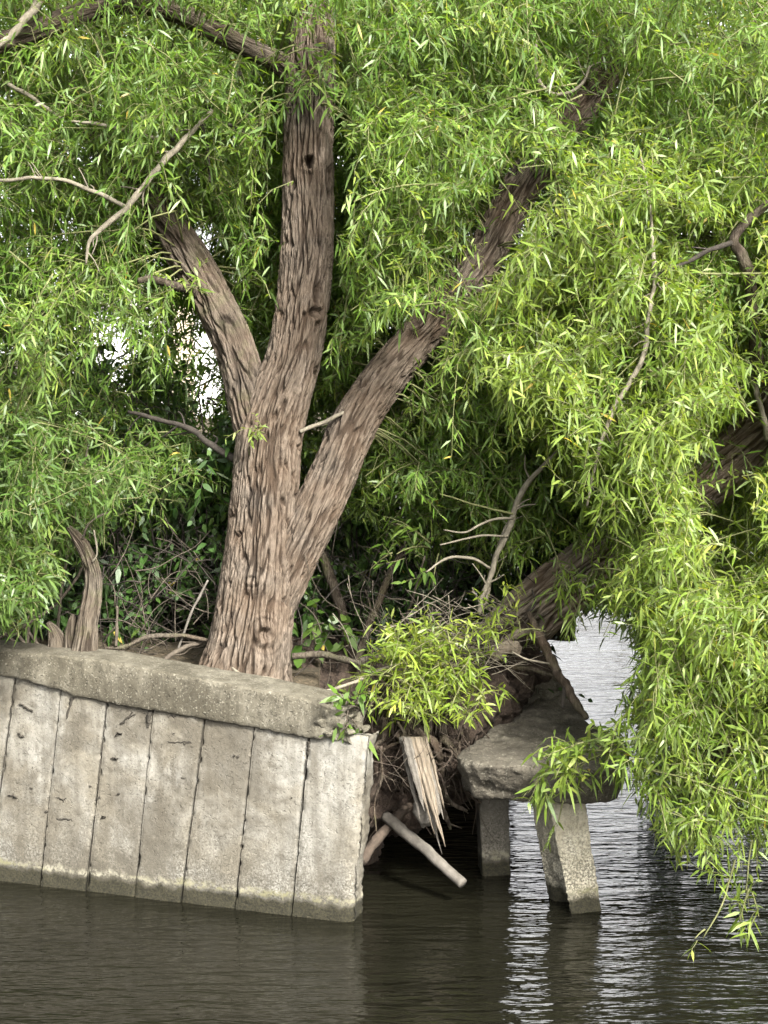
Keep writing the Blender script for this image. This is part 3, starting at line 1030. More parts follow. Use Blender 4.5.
sl = thing('splintered_log', 'pale splintered log end hanging from the leafy sprout over the hollow', 'log', P(415, 745, 10.0))
rng = np.random.RandomState(8)
for k in range(15):
    f = k / 14.0
    x0 = 402 + 22 * f + rng.normal() * 1.0
    y1 = 856 - 70 * abs(f - 0.42) - rng.uniform(0, 34)
    x1 = x0 + (y1 - 740) * rng.uniform(0.22, 0.33)
    d = 9.98 + rng.normal() * 0.03
    w0, th0 = rng.uniform(2.4, 4.4) * 0.0059, rng.uniform(1.2, 2.2) * 0.0059
    n = 60
    t = np.linspace(0, 1, n)
    cx = x0 + (x1 - x0) * t + 1.2 * noise(np.stack([t * 4, 0 * t + k, 0 * t], -1))
    c = P(cx, 737 + (y1 - 737) * t, d - 0.03 * t)
    taper = np.clip(1.05 - t ** 2.2, 0.04, 1) * (1 + 0.35 * noise(np.stack([t * 9, 0 * t + 3 * k, 0 * t + 2], -1)))
    a = rng.uniform(-0.7, 0.7)
    wv_, tv_ = np.array([math.cos(a), math.sin(a), 0]), np.array([-math.sin(a), math.cos(a), 0])
    prof = [(-1, -0.4), (-0.5, -1.0), (0.1, -0.75), (0.6, -1.1), (1, -0.3), (0.7, 0.8), (-0.6, 0.9)]
    V = np.stack([c + (wv_ * u_ * w0 + tv_ * v_ * th0) * taper[:, None] for u_, v_ in prof], 1)
    m = len(prof)
    V = np.vstack([V.reshape(-1, 3), c[0], c[-1]])
    j_ = np.arange(m)
    build('splinter', V, [grid_faces(n, m), np.stack([np.full(m, n * m), (j_ + 1) % m, j_], 1), np.stack([np.full(m, n * m + 1), (n - 1) * m + j_, (n - 1) * m + (j_ + 1) % m], 1)],
          M['splinter'] if k % 3 else M['pole'], sl, smooth=False)
cl = [hull(P(427, 806, 10.08) + nrm(rng.normal(size=(16, 3))) * np.array([0.075, 0.05, 0.13]) * rng.uniform(0.8, 1.1, (16, 1)))]
rocky('rotten_core', cl, M['pole'], sl, 0.008, [(16, 0.02, True), (40, 0.006, False)], 2)

b = Bag()
b.tube(pp([(385, 816, 10.35), (420, 845, 10.15), (463, 884, 9.95)]), [0.034, 0.034, 0.032], 14, 40, 0.12, 2)
tag(b.done('wooden_pole', M['pole']), 'grey round pole sloping out of the hollow towards the water', 'pole')

# ================================================================== main willow
wil = thing('willow_tree', 'large forked willow with thick furrowed brown trunk behind the concrete wall', 'tree', P(242, 676, 10.62))
D0 = 10.55
trunk_rows = [(238, 712, D0, 44), (243, 682, D0, 41), (249, 645, D0, 38), (256, 590, D0, 36.5), (261, 540, D0, 34), (265, 490, D0, 32.5), (270, 440, D0, 31.5), (282, 395, D0, 28.5), (293, 360, D0, 26.5), (301, 310, D0, 25.5), (306, 260, D0, 25), (308, 200, D0, 24.5), (308, 150, D0, 24), (310, 100, D0, 23.5),
              (312, 50, D0, 22), (314, -20, D0 + 0.05, 20), (318, -120, D0 + 0.1, 17), (326, -260, D0 + 0.2, 12), (338, -400, D0 + 0.3, 7)]
bark_tube('trunk', M['bark'], wil, trunk_rows, 0.0056, 0.029, 0.028, (0.42, 0.24, 5), 1,
          [('hole', 309, 162, 6, 7, 0.11), ('hole', 316, 312, 7, 6, 0.11), ('bump', 316, 292, 2.2, 16, -0.04), ('knot', 264, 634, 8, 9, 0.03), ('knot', 252, 579, 6, 5, 0.016), ('bump', 252, 585, 14, 10, 0.012), ('bump', 268, 650, 13, 22, 0.016),
           ('bump', 296, 165, 12, 8, 0.008), ('bump', 287, 470, 16, 5, 0.006), ('knot', 262, 640, 17, 24, 0.009)])
left_rows = [(262, 455, D0 + 0.02, 22), (252, 415, D0 + 0.03, 21), (243, 375, D0 + 0.05, 20), (230, 335, D0 + 0.08, 19.5), (213, 300, D0 + 0.12, 19), (195, 268, D0 + 0.2, 19), (176, 240, D0 + 0.28, 18.5), (148, 202, D0 + 0.45, 17), (115, 158, D0 + 0.7, 16), (82, 112, D0 + 0.9, 15), (52, 68, D0 + 1.1, 14), (20, 10, D0 + 1.3, 12), (-30, -80, D0 + 1.5, 9), (-80, -180, D0 + 1.8, 6)]
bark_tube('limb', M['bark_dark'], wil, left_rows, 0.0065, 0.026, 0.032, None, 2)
right_rows = [(258, 668, D0 + 0.02, 12), (272, 618, D0, 18), (288, 575, D0, 22), (312, 520, D0, 22.5), (333, 475, D0 + 0.05, 22), (355, 424, D0 + 0.1, 22), (382, 382, D0 + 0.18, 21), (415, 342, D0 + 0.3, 20), (450, 300, D0 + 0.42, 19.5), (484, 256, D0 + 0.55, 19), (518, 192, D0 + 0.7, 18), (548, 148, D0 + 0.85, 17), (586, 100, D0 + 1.0, 16.5), (620, 50, D0 + 1.1, 15), (660, -30, D0 + 1.25, 12), (700, -140, D0 + 1.4, 8)]
bark_tube('limb', M['bark'], wil, right_rows, 0.0060, 0.025, 0.028, None, 3)
top_rows = [(308, 105, D0, 10), (292, 74, D0 - 0.02, 11), (270, 58, D0 - 0.05, 10), (245, 47, D0 - 0.1, 9.5), (212, 30, D0 - 0.15, 10), (180, 14, D0 - 0.2, 11), (145, 4, D0 - 0.25, 10.5), (105, 7, D0 - 0.3, 10), (65, 20, D0 - 0.35, 11), (25, 35, D0 - 0.4, 11), (-25, 50, D0 - 0.45, 10), (-90, 70, D0 - 0.5, 8)]
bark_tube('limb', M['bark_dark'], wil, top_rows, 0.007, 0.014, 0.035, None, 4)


# bare and dead branches of the big willow
branch('dead_branch', wil, M['twig_pale'], [(212, 110, 10.2, 2.2), (196, 128, 10.15, 2.6), (172, 152, 10.1, 3.2), (150, 178, 10.05, 3.3), (126, 208, 10.0, 3.2), (104, 228, 9.98, 2.6), (90, 240, 9.95, 2), (86, 264, 9.95, 1.2)])
branch('dead_branch', wil, M['twig_pale'], [(126, 207, 10.0, 2.2), (95, 192, 9.95, 2.2), (60, 180, 9.9, 2.0), (20, 179, 9.85, 1.9), (-30, 184, 9.8, 1.5)])
branch('dead_branch', wil, M['twig_pale'], [(160, 140, 10.1, 1.6), (130, 132, 10.05, 2.0), (100, 124, 10.0, 1.8), (70, 121, 9.95, 1.2)])
branch('dead_branch', wil, M['twig_pale'], [(48, -12, 10.1, 5), (34, 8, 10.0, 4.5), (16, 30, 9.95, 4), (-4, 48, 9.9, 3)])
branch('dead_branch', wil, M['twig_pale'], [(8, 84, 10.0, 2), (34, 100, 10.0, 2.2), (60, 118, 10.1, 1.6)])
branch('bare_branch', wil, M['twig_dark'], [(240, 72, 10.5, 2.4), (226, 92, 10.48, 2.6), (206, 108, 10.45, 2.8), (203, 122, 10.4, 2.6), (208, 150, 10.4, 1.8), (210, 182, 10.4, 1.2)])
branch('bare_branch', wil, M['twig_dark'], [(203, 118, 10.4, 1.8), (220, 122, 10.4, 1.6), (240, 130, 10.4, 1.4), (262, 152, 10.4, 1.0)])
branch('bare_branch', wil, M['twig_dark'], [(170, 70, 10.6, 1.8), (162, 84, 10.6, 2.6), (152, 100, 10.6, 2.4)])
branch('bare_branch', wil, M['twig_dark'], [(182, 120, 10.3, 2.4), (178, 132, 10.28, 3), (172, 140, 10.2, 2.4)])
branch('bare_branch', wil, M['bark_dark'], [(194, 292, 10.6, 6), (186, 288, 10.5, 5), (170, 284, 10.4, 4.2), (152, 279, 10.3, 3.8), (138, 281, 10.25, 3)])
branch('bare_branch', wil, M['twig_dark'], [(236, 460, 10.7, 4), (215, 448, 10.75, 3.5), (190, 430, 10.8, 3), (160, 420, 10.85, 2.5), (128, 412, 10.9, 2)])
branch('bare_branch', wil, M['twig_pale'], [(326, 420, 10.5, 2), (300, 432, 10.45, 2.3), (344, 412, 10.55, 2.3), (352, 408, 10.6, 2)][1:], 6, 12)
branch('bare_branch', wil, M['twig_green'], [(530, 214, 11.0, 2.4), (555, 218, 10.95, 2.2), (585, 220, 10.9, 1.8), (625, 228, 10.8, 1.2)])
branch('bare_branch', wil, M['twig_pale'], [(536, 40, 10.4, 1.6), (536, 70, 10.4, 1.8), (548, 92, 10.4, 2), (566, 94, 10.4, 2), (582, 84, 10.4, 1.6), (590, 66, 10.4, 1.2)])

wall_line = [(-300, 560), (0, 560), (90, 560), (180, 505), (330, 525), (420, 570), (500, 585), (560, 560), (640, 500), (1200, 500)]
trunk_clear = [('seg', [(313, 62), (310, 92), (307, 200), (300, 310), (283, 395), (266, 490), (256, 590), (243, 690)], 34, 10.9, 0.985),
               ('seg', [(250, 420), (236, 350), (205, 285)], 26, 10.9, 0.97), ('seg', [(205, 285), (172, 235)], 20, 11.0, 0.66), ('seg', [(172, 235), (60, 80)], 14, 11.2, 0.25),
               ('seg', [(290, 572), (333, 475), (355, 424), (400, 360)], 30, 11.1, 0.97), ('seg', [(400, 360), (425, 335)], 24, 11.3, 0.92), ('seg', [(425, 335), (470, 275)], 20, 11.3, 0.12), ('seg', [(480, 264), (528, 182)], 23, 11.8, 0.86), ('seg', [(578, 112), (602, 82)], 19, 12.0, 0.86),
               ('seg', [(290, 72), (262, 54), (240, 45)], 14, 10.6, 0.95), ('seg', [(240, 45), (212, 30)], 11, 10.5, 0.7), ('seg', [(180, 14), (60, 22), (0, 42)], 12, 10.3, 0.75),
               ('seg', [(200, 120), (126, 207), (90, 240)], 7, 10.2, 0.9), ('seg', [(126, 207), (60, 180), (0, 180)], 6, 10.2, 0.85)]
gaps = [('ell', 116, 345, 12, 22, 99, 0.76), ('ell', 118, 374, 9, 14, 99, 0.84), ('ell', 180, 318, 16, 18, 99, 0.5), ('ell', 204, 345, 11, 20, 99, 0.8), ('ell', 206, 405, 12, 34, 99, 0.72), ('ell', 206, 245, 9, 14, 99, 0.85),
        ('ell', 592, 188, 18, 5, 99, 0.97), ('ell', 556, 236, 14, 7, 99, 0.9), ('ell', 560, 208, 22, 4, 99, 0.7), ('ell', 690, 235, 28, 10, 99, 0.6), ('ell', 190, 180, 20, 6, 99, 0.8)]
shade = [('ell', 380, 590, 110, 75, 10.9, 1.0), ('ell', 170, 590, 90, 75, 10.4, 0.97), ('ell', 170, 440, 80, 60, 10.6, 0.9)]
rej_main = clear_mask(trunk_clear + gaps + shade + [('below', wall_line, 99, 1.0)])
bo_main = [pp([r[:3] for r in rr]) for rr in (trunk_rows[15:], left_rows[5:], right_rows[5:], top_rows)]
foliage('crown', wil, [
    dict(px=(-120, 330), py=(-90, 130), dep=(9.6, 11.2), n=170, k=15, tint=0.03),
    dict(px=(-120, 300), py=(90, 320), dep=(9.9, 11.8), n=150, k=14),
    dict(px=(220, 600), py=(-60, 470), dep=(11.2, 12.4), n=330, k=16, tint=0.03),
    dict(px=(330, 580), py=(300, 520), dep=(10.6, 11.6), n=170, k=15, tint=0.08),  # leaf colour lightened here to offset shade from the leaning crown
    dict(px=(330, 860), py=(-90, 330), dep=(9.7, 11.6), n=370, k=16, tint=0.08),
    dict(px=(-120, 300), py=(-60, 430), dep=(11.4, 12.6), n=170, k=14, tint=-0.03),
    dict(px=(560, 860), py=(-60, 400), dep=(11.4, 12.8), n=160, k=15),
], M['leaf_mid'], M['twig_green'], 11, rej_main, 0.082, 0.0120, bo_main, nodes=16)
# the short leafy shoots that break out of the trunk
foliage('sprout', wil, [dict(px=(258, 266), py=(424, 434), dep=(10.28, 10.32), n=4, k=9, blen=(0.06, 0.14), slen=(0.06, 0.15), dir=(0, -0.6, 0.1), droop=0.6)], M['leaf_lime'], M['twig_green'], 31, None, 0.05, 0.012, nodes=7)
foliage('sprout', wil, [dict(px=(290, 332), py=(40, 96), dep=(10.2, 10.35), n=15, k=9, blen=(0.1, 0.3), slen=(0.15, 0.38), dir=(0, -0.5, -0.2), droop=1.3)],
        M['leaf_mid'], M['twig_green'], 32, clear_mask([('ell', 309, 150, 30, 34, 99, 1.0)]), 0.09, 0.016, nodes=9)

foliage('sprout', wil, [dict(px=(190, 200), py=(276, 290), dep=(10.4, 10.5), n=4, k=8, blen=(0.06, 0.14), slen=(0.06, 0.2), dir=(0, -0.6, 0.1))], M['leaf_lime'], M['twig_green'], 33, None, 0.08, 0.014, nodes=8)

# ================================================================== leaning willow on the right
lw = thing('leaning_willow', 'thick willow trunk leaning low to the right with bright hanging leaves over the water', 'tree', P(480, 680, 11.2))
lean_rows = [(462, 705, 11.35, 34), (490, 662, 11.2, 32), (520, 625, 11.05, 30), (552, 596, 10.95, 29), (592, 566, 10.85, 28), (640, 530, 10.75, 28), (695, 488, 10.65, 27), (750, 442, 10.55, 26), (800, 398, 10.5, 25), (870, 330, 10.5, 24), (940, 240, 10.5, 19), (1000, 120, 10.6, 13)]
bark_tube('trunk', M['bark_lean'], lw, lean_rows, 0.007, 0.026, 0.042, None, 6)
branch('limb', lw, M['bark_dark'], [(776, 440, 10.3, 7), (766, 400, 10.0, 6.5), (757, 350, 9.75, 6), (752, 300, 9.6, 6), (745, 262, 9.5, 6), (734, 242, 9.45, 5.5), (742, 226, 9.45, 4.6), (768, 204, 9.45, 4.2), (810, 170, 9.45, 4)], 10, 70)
branch('bare_branch', lw, M['twig_dark'], [(736, 242, 9.45, 3), (716, 248, 9.42, 2.6), (700, 256, 9.4, 2.4), (684, 264, 9.4, 1.8), (650, 278, 9.4, 1.2)])
branch('bare_branch', lw, M['twig_pale'], [(640, 150, 9.5, 1.0), (649, 200, 9.45, 1.3), (652, 232, 9.42, 1.6), (653, 260, 9.4, 2.0), (655, 285, 9.4, 2.2), (649, 310, 9.4, 2.6), (646, 345, 9.38, 2.8), (636, 372, 9.36, 2.6), (614, 408, 9.36, 2.6), (602, 440, 9.36, 2.0), (594, 470, 9.36, 1.6), (587, 506, 9.36, 1.2)])
branch('bare_branch', lw, M['twig_green'], [(680, 274, 9.42, 1.4), (720, 274, 9.42, 1.3), (780, 273, 9.42, 1.2)], 5, 14)
branch('bare_branch', lw, M['twig_dark'], [(690, 650, 9.6, 1.5), (672, 690, 9.5, 2), (700, 740, 9.4, 3), (720, 760, 9.4, 5)])
branch('limb', lw, M['bark_dark'], [(800, 690, 9.9, 9), (760, 720, 9.6, 8), (722, 752, 9.45, 7), (700, 778, 9.4, 4), (690, 800, 9.35, 2)])
branch('limb', lw, M['bark_lean'], [(830, 375, 10.5, 12), (815, 470, 10.2, 11), (800, 580, 10.0, 10), (802, 690, 9.9, 9)])
branch('dead_branch', lw, M['twig_pale'], [(768, 440, 9.95, 3.2), (764, 420, 9.9, 3.2), (757, 390, 9.9, 3), (752, 360, 9.95, 2.4), (760, 330, 10.0, 1.6)])
# torn root plate at the foot of the leaning trunk
rng = np.random.RandomState(4)
cl = [hull(P(x, y, d) + nrm(rng.normal(size=(14, 3))) * np.array(s) * rng.uniform(0.8, 1.15, (14, 1))) for x, y, d, s in
      [(506, 655, 10.65, (0.13, 0.16, 0.16)), (494, 690, 10.7, (0.12, 0.16, 0.16)), (522, 640, 10.7, (0.12, 0.12, 0.1)), (530, 668, 10.8, (0.14, 0.12, 0.14)), (478, 668, 10.75, (0.12, 0.15, 0.12))]]
rocky('root_plate', cl, M['soil'], lw, 0.010, [(9, 0.035, True), (22, 0.02, True), (60, 0.006, False)], 1)
branch('torn_wood', lw, M['splinter'], [(494, 656, 10.42, 7), (508, 648, 10.38, 8), (520, 652, 10.4, 5)], 10, 24, 0.6)
branch('torn_wood', lw, M['splinter'], [(508, 640, 10.42, 4), (522, 632, 10.38, 4.5), (540, 630, 10.4, 3)], 8, 24, 0.5)
branch('torn_wood', lw, M['dead_wood'], [(512, 668, 10.5, 2.5), (535, 670, 10.45, 2.6), (554, 676, 10.45, 2)], 8, 20, 0.4)

low_edge = [(300, 560), (470, 560), (520, 500), (560, 520), (590, 600), (605, 790), (640, 850), (690, 880), (735, 905), (770, 870), (840, 900), (1200, 930)]
lean_clear = [('seg', [(400, 360), (425, 335)], 24, 11.3, 0.92), ('seg', [(480, 264), (528, 182)], 23, 11.8, 0.86), ('seg', [(578, 112), (602, 82)], 19, 12.0, 0.86), ('below', [(-100, -300), (440, -300), (470, 330), (500, 420), (540, 470), (590, 520), (620, 2000), (900, 2000)], 99, 0.93), ('seg', [(505, 640), (560, 590)], 27, 10.7, 0.85), ('seg', [(560, 590), (640, 528)], 24, 10.7, 0.55), ('seg', [(715, 475), (800, 400)], 26, 10.5, 0.93), ('ell', 602, 668, 33, 40, 99, 0.97), ('ell', 560, 640, 40, 50, 99, 0.97), ('ell', 620, 820, 22, 50, 99, 0.9), ('ell', 520, 620, 60, 60, 10.7, 0.9),
              ('seg', [(650, 220), (655, 285), (646, 345), (614, 408), (590, 500)], 7, 9.5, 0.9), ('seg', [(768, 205), (736, 240), (750, 300), (762, 400)], 12, 9.8, 0.9), ('seg', [(736, 242), (684, 264)], 8, 9.5, 0.9), ('ell', 735, 540, 30, 44, 10.6, 0.8), ('seg', [(480, 612), (517, 500), (560, 450)], 10, 10.1, 0.9)]
rej_lean = clear_mask(lean_clear + gaps + [('below', low_edge, 99, 1.0)])
bo_lean = [pp([r[:3] for r in lean_rows[4:]]), pp([(768, 204, 10.15), (734, 242, 10.2), (752, 300, 10.2), (772, 440, 10.4)]), pp([(800, 580, 10.0), (802, 690, 9.9), (760, 720, 9.6), (722, 752, 9.45), (690, 800, 9.35)])]
foliage('crown', lw, [
    dict(px=(520, 900), py=(180, 430), dep=(9.4, 10.8), n=230, k=16, tint=0.03, dir=(-0.05, -0.2, -0.1)),
    dict(px=(620, 900), py=(400, 640), dep=(9.0, 10.3), n=135, k=15, tint=0.05, dir=(-0.2, -0.2, -0.15)),
    dict(px=(640, 900), py=(580, 755), dep=(8.9, 10.2), n=118, k=14, tint=0.08, dir=(-0.25, -0.2, -0.1)),
    dict(px=(640, 760), py=(760, 800), dep=(9.0, 9.6), n=16, k=9, tint=0.05, dir=(-0.2, -0.2, -0.5)),
    dict(px=(480, 640), py=(300, 450), dep=(9.9, 10.8), n=90, k=15, tint=0.0, dir=(0.0, -0.2, -0.1)),
    dict(px=(540, 720), py=(450, 590), dep=(9.6, 10.4), n=85, k=10, tint=0.0, blen=(0.3, 0.7)),
    dict(px=(620, 900), py=(250, 620), dep=(10.8, 12.0), n=120, k=14, tint=-0.08),
], M['leaf_lime'], M['twig_green'], 22, rej_lean, 0.090, 0.0128, bo_lean, nodes=16)
# the spray that reaches out over the slab and the last tips above the water
foliage('spray', lw, [dict(px=(520, 640), py=(500, 575), dep=(10.05, 10.45), n=10, k=8, blen=(0.2, 0.5), slen=(0.2, 0.4), dir=(-0.1, -0.3, -0.5), tint=-0.05)], M['leaf_lime'], M['twig_green'], 26, clear_mask([('ell', 602, 668, 33, 40, 99, 0.97), ('seg', [(480, 612), (517, 500), (560, 450)], 9, 10.2, 0.8)]), 0.085, 0.0125, nodes=13)
foliage('spray', lw, [dict(px=(612, 645), py=(735, 755), dep=(9.3, 9.45), n=7, k=8, blen=(0.25, 0.5), slen=(0.12, 0.3), dir=(-1.4, -0.2, -0.05), spread=0.3, sag=0.6),
                      dict(px=(556, 600), py=(750, 764), dep=(9.32, 9.42), n=5, k=4, blen=(0.12, 0.3), slen=(0.1, 0.25), dir=(-0.8, -0.2, -0.3), spread=0.3),
                      dict(px=(560, 566), py=(798, 802), dep=(9.7, 9.75), n=1, k=8, blen=(0.1, 0.14), slen=(0.15, 0.25), dir=(0, -0.3, -1))], M['leaf_lime'], M['twig_green'], 23, None, 0.11, 0.0175, nodes=9)
foliage('spray', lw, [dict(px=(742, 752), py=(885, 895), dep=(9.0, 9.1), n=3, k=10, blen=(0.08, 0.16), slen=(0.12, 0.2), dir=(0, 0, -1), spread=0.3)], M['leaf_lime'], M['twig_green'], 24, None, 0.10, 0.016, nodes=8)
foliage('spray', lw, [dict(px=(698, 706), py=(926, 932), dep=(9.0, 9.05), n=1, k=3, blen=(0.06, 0.08), slen=(0.06, 0.12), dir=(-0.4, 0, -0.2), spread=0.2)], M['leaf_lime'], M['twig_green'], 25, None, 0.10, 0.016, nodes=8)
branch('bare_branch', lw, M['twig_green'], [(735, 860, 9.1, 1.0), (722, 905, 9.05, 0.9), (703, 938, 9.02, 0.8)], 4, 10)
branch('bare_branch', lw, M['twig_green'], [(752, 840, 9.1, 1.0), (748, 870, 9.08, 0.9), (746, 893, 9.05, 0.8)], 4, 10)

# ================================================================== debris and sprout in the breach
br_ = thing('broken_branch', 'dark broken branch leaning from the torn roots down onto the slab', 'branch', P(585, 716, 10.15))
branch('stem', br_, M['bark_dark'], [(528, 612, 10.3, 3), (538, 632, 10.28, 4.6), (550, 656, 10.24, 4.8), (565, 684, 10.2, 5), (578, 706, 10.15, 4.4), (587, 719, 10.1, 2.5)], 10, 60, 0.4)
branch('twig', br_, M['twig_dark'], [(566, 682, 10.2, 2.5), (563, 696, 10.18, 2.5), (562, 708, 10.15, 1.8)], 6, 12)
branch('twig', br_, M['twig_pale'], [(552, 664, 10.22, 1.2), (530, 660, 10.15, 1.2), (512, 652, 10.15, 0.8)], 5, 12)
branch('twig', br_, M['twig_dark'], [(528, 612, 10.3, 2), (536, 604, 10.3, 1.4), (532, 590, 10.3, 0.8)], 5, 12)

db = thing('dead_branch', 'pale bare forked branch standing above the brush beside the leaning trunk', 'branch', P(480, 614, 10.2))
branch('stem', db, M['twig_pale'], [(479, 614, 10.2, 2.4), (484, 592, 10.18, 2.6), (495, 562, 10.15, 2.8), (508, 532, 10.12, 3), (516, 505, 10.1, 3), (528, 482, 10.08, 2.8), (544, 465, 10.05, 2.4), (561, 448, 10.0, 1.8)], 8, 60, 0.2)
branch('stem', db, M['twig_pale'], [(482, 612, 10.22, 1.6), (488, 590, 10.22, 2), (492, 566, 10.2, 2), (503, 536, 10.16, 2), (512, 516, 10.12, 1.5)], 7, 40, 0.2)
branch('twig', db, M['twig_pale'], [(513, 518, 10.1, 1.6), (490, 520, 10.05, 1.4), (466, 532, 10.0, 1.2), (444, 530, 10.0, 0.8)], 5, 24)
branch('twig', db, M['twig_pale'], [(490, 568, 10.15, 1.6), (470, 558, 10.1, 1.6), (448, 558, 10.05, 1.4), (426, 572, 10.0, 1.0)], 5, 24)
branch('twig', db, M['twig_pale'], [(508, 536, 10.1, 1.2), (480, 536, 10.05, 1.2), (440, 545, 10.0, 0.8)], 5, 24)
branch('twig', db, M['twig_green'], [(513, 514, 10.1, 1.2), (480, 506, 10.05, 1.1), (440, 494, 10.0, 0.7)], 5, 24)


def twig_heap(name, label, cat, loc, n, xr, yr, dr, lr, rr, mats, seed, ang=(0, 6.28), limit=None):
    rng = np.random.RandomState(seed)
    root = thing(name, label, cat, loc)
    bags = [Bag() for _ in mats]
    for k in range(n):
        x, y, d = rng.uniform(*xr), rng.uniform(*yr), rng.uniform(*dr)
        L, a = rng.uniform(*lr), rng.uniform(*ang)
        pts = []
        bend = rng.normal() * 0.5
        for t in np.linspace(-0.5, 0.5, 5):
            aa = a + bend * t
            yy = y + math.sin(aa) * L * t + rng.normal() * 1.4
            if limit is not None:
                yy = min(yy, limit(x))
            pts.append(P(x + math.cos(aa) * L * t, yy, d + rng.normal() * 0.03 + 0.2 * t))
        r0 = rng.uniform(*rr)
        bags[rng.randint(len(mats))].tube(np.array(pts), np.linspace(r0, r0 * 0.4, 5), 4, 12)
    for b, m in zip(bags, mats):
        if b.n:
            b.done('twig', m, root)
    return root


cap_lim = lambda x: float(np.interp(x, [0, 47, 104, 200, 277, 345], [640, 644, 650, 668, 682, 696])) - 3
twig_heap('brush_pile', 'dark tangle of dead twigs lying behind the coping between stump and big trunk', 'brush', P(160, 640, 11.0), 130, (95, 235), (540, 652), (10.6, 11.6), (25, 90), (0.002, 0.006), [M['twig_dark'], M['twig_dark'], M['twig_brown'], M['twig_brown']], 41, limit=cap_lim)
twig_heap('brush_pile', 'tangle of thin bare twigs in the dark hollow right of the big trunk', 'brush', P(390, 640, 11.0), 130, (300, 500), (540, 690), (10.5, 11.7), (30, 110), (0.0015, 0.005), [M['twig_dark'], M['twig_brown'], M['twig_brown'], M['twig_dark']], 42)
twig_heap('twig_tangle', 'nest of pale dry twigs above the yellow-green sprout', 'brush', P(470, 640, 10.2), 120, (415, 520), (606, 668), (10.05, 10.45), (25, 85), (0.0014, 0.0035), [M['twig_pale'], M['twig_brown'], M['twig_pale']], 43, (-0.9, 0.7))
twig_heap('twig_tangle', 'fan of bare straight twigs sticking up left of the yellow-green sprout', 'brush', P(400, 660, 10.2), 26, (345, 460), (600, 660), (10.1, 10.5), (40, 100), (0.0014, 0.0032), [M['twig_pale'], M['twig_brown']], 44, (0.7, 1.4))
twig_heap('twig_tangle', 'brown trailing twigs below the sprout at the end of the broken wall', 'brush', P(380, 730, 10.0), 70, (350, 470), (690, 790), (9.95, 10.25), (25, 70), (0.0014, 0.0034), [M['root'], M['twig_brown'], M['root']], 45, (0.3, 2.6))

for lab, rows, m in [('pale curved dead branch lying on the coping left of the big trunk', [(104, 648, 10.45, 1.5), (128, 646, 10.4, 2.2), (150, 637, 10.42, 2.4), (180, 636, 10.5, 2.2), (208, 640, 10.55, 1.8)], 'dead_wood'),
                     ('thin grey branch slanting between the brush and the big trunk', [(165, 660, 10.45, 2), (180, 650, 10.5, 2.4), (206, 640, 10.6, 2)], 'twig_brown'),
                     ('pale knobbly log lying behind the yellow-green sprout', [(362, 662, 10.2, 5.5), (374, 658, 10.2, 5), (392, 655, 10.25, 4), (420, 652, 10.3, 3.5)], 'dead_wood'),
                     ('long grey log lying on the ground right of the big trunk', [(292, 656, 10.5, 3.4), (320, 655, 10.5, 3.6), (345, 660, 10.4, 3.2), (362, 664, 10.35, 3)], 'dead_wood'),
                     ('pale thin stick lying on the coping below the trunk', [(232, 668, 10.2, 1.4), (240, 674, 10.15, 2), (256, 677, 10.12, 2.2), (276, 680, 10.1, 1.6)], 'twig_pale'),
                     ('short upright grey stick standing in the brush behind the coping', [(116, 646, 10.4, 1.6), (117, 628, 10.4, 1.6), (117, 606, 10.42, 1.2)], 'twig_brown'),
                     ('thin pale twig leaning up out of the brush beside the trunk', [(178, 650, 10.55, 1.2), (190, 616, 10.5, 1.2), (199, 597, 10.5, 1.3), (208, 580, 10.5, 0.9)], 'pole'),
                     ('long pale stick lying from the coping end towards the sprout', [(318, 694, 9.95, 1.6), (350, 684, 9.95, 1.8), (376, 672, 10.0, 1.6), (396, 664, 10.05, 1)], 'twig_pale')]:
    b = Bag()
    b.tube(pp([r[:3] for r in rows]), np.array([r[3] * r[2] / F_PX for r in rows]), 8, 40, 0.35, rows[0][0])
    V = np.vstack(b.V)
    o = b.done('fallen_branch', M[m], attrs={'bark': V, 'fur': np.full(len(V), 0.8)})
    tag(o, lab, 'branch')

for lab, rows in [('slim grey sapling stem leaning left in the dark hollow beside the big trunk', [(354, 660, 11.3, 6), (346, 630, 11.3, 5.5), (338, 600, 11.3, 5), (328, 570, 11.35, 5), (318, 545, 11.4, 4.5), (310, 520, 11.5, 4)]),
                  ('slim grey sapling stem leaning right in the dark hollow behind the sprout', [(356, 668, 11.0, 4), (364, 640, 11.0, 4), (374, 612, 11.0, 4), (388, 580, 11.05, 3.6), (402, 550, 11.2, 3), (412, 520, 11.3, 2.4)])]:
    sp = thing('sapling', lab, 'sapling', P(*rows[0][:3]))
    branch('stem', sp, M['dead_wood'], rows, 8, 40, 0.2)
    x, y, d, _ = rows[-1]
    foliage('foliage', sp, [dict(px=(x - 30, x + 40), py=(y - 70, y), dep=(d - 0.1, d + 0.3), n=10, k=9, blen=(0.2, 0.4), slen=(0.2, 0.35))], M['leaf_deep'], M['twig_brown'], int(x), None, 0.10, 0.018, nodes=9)

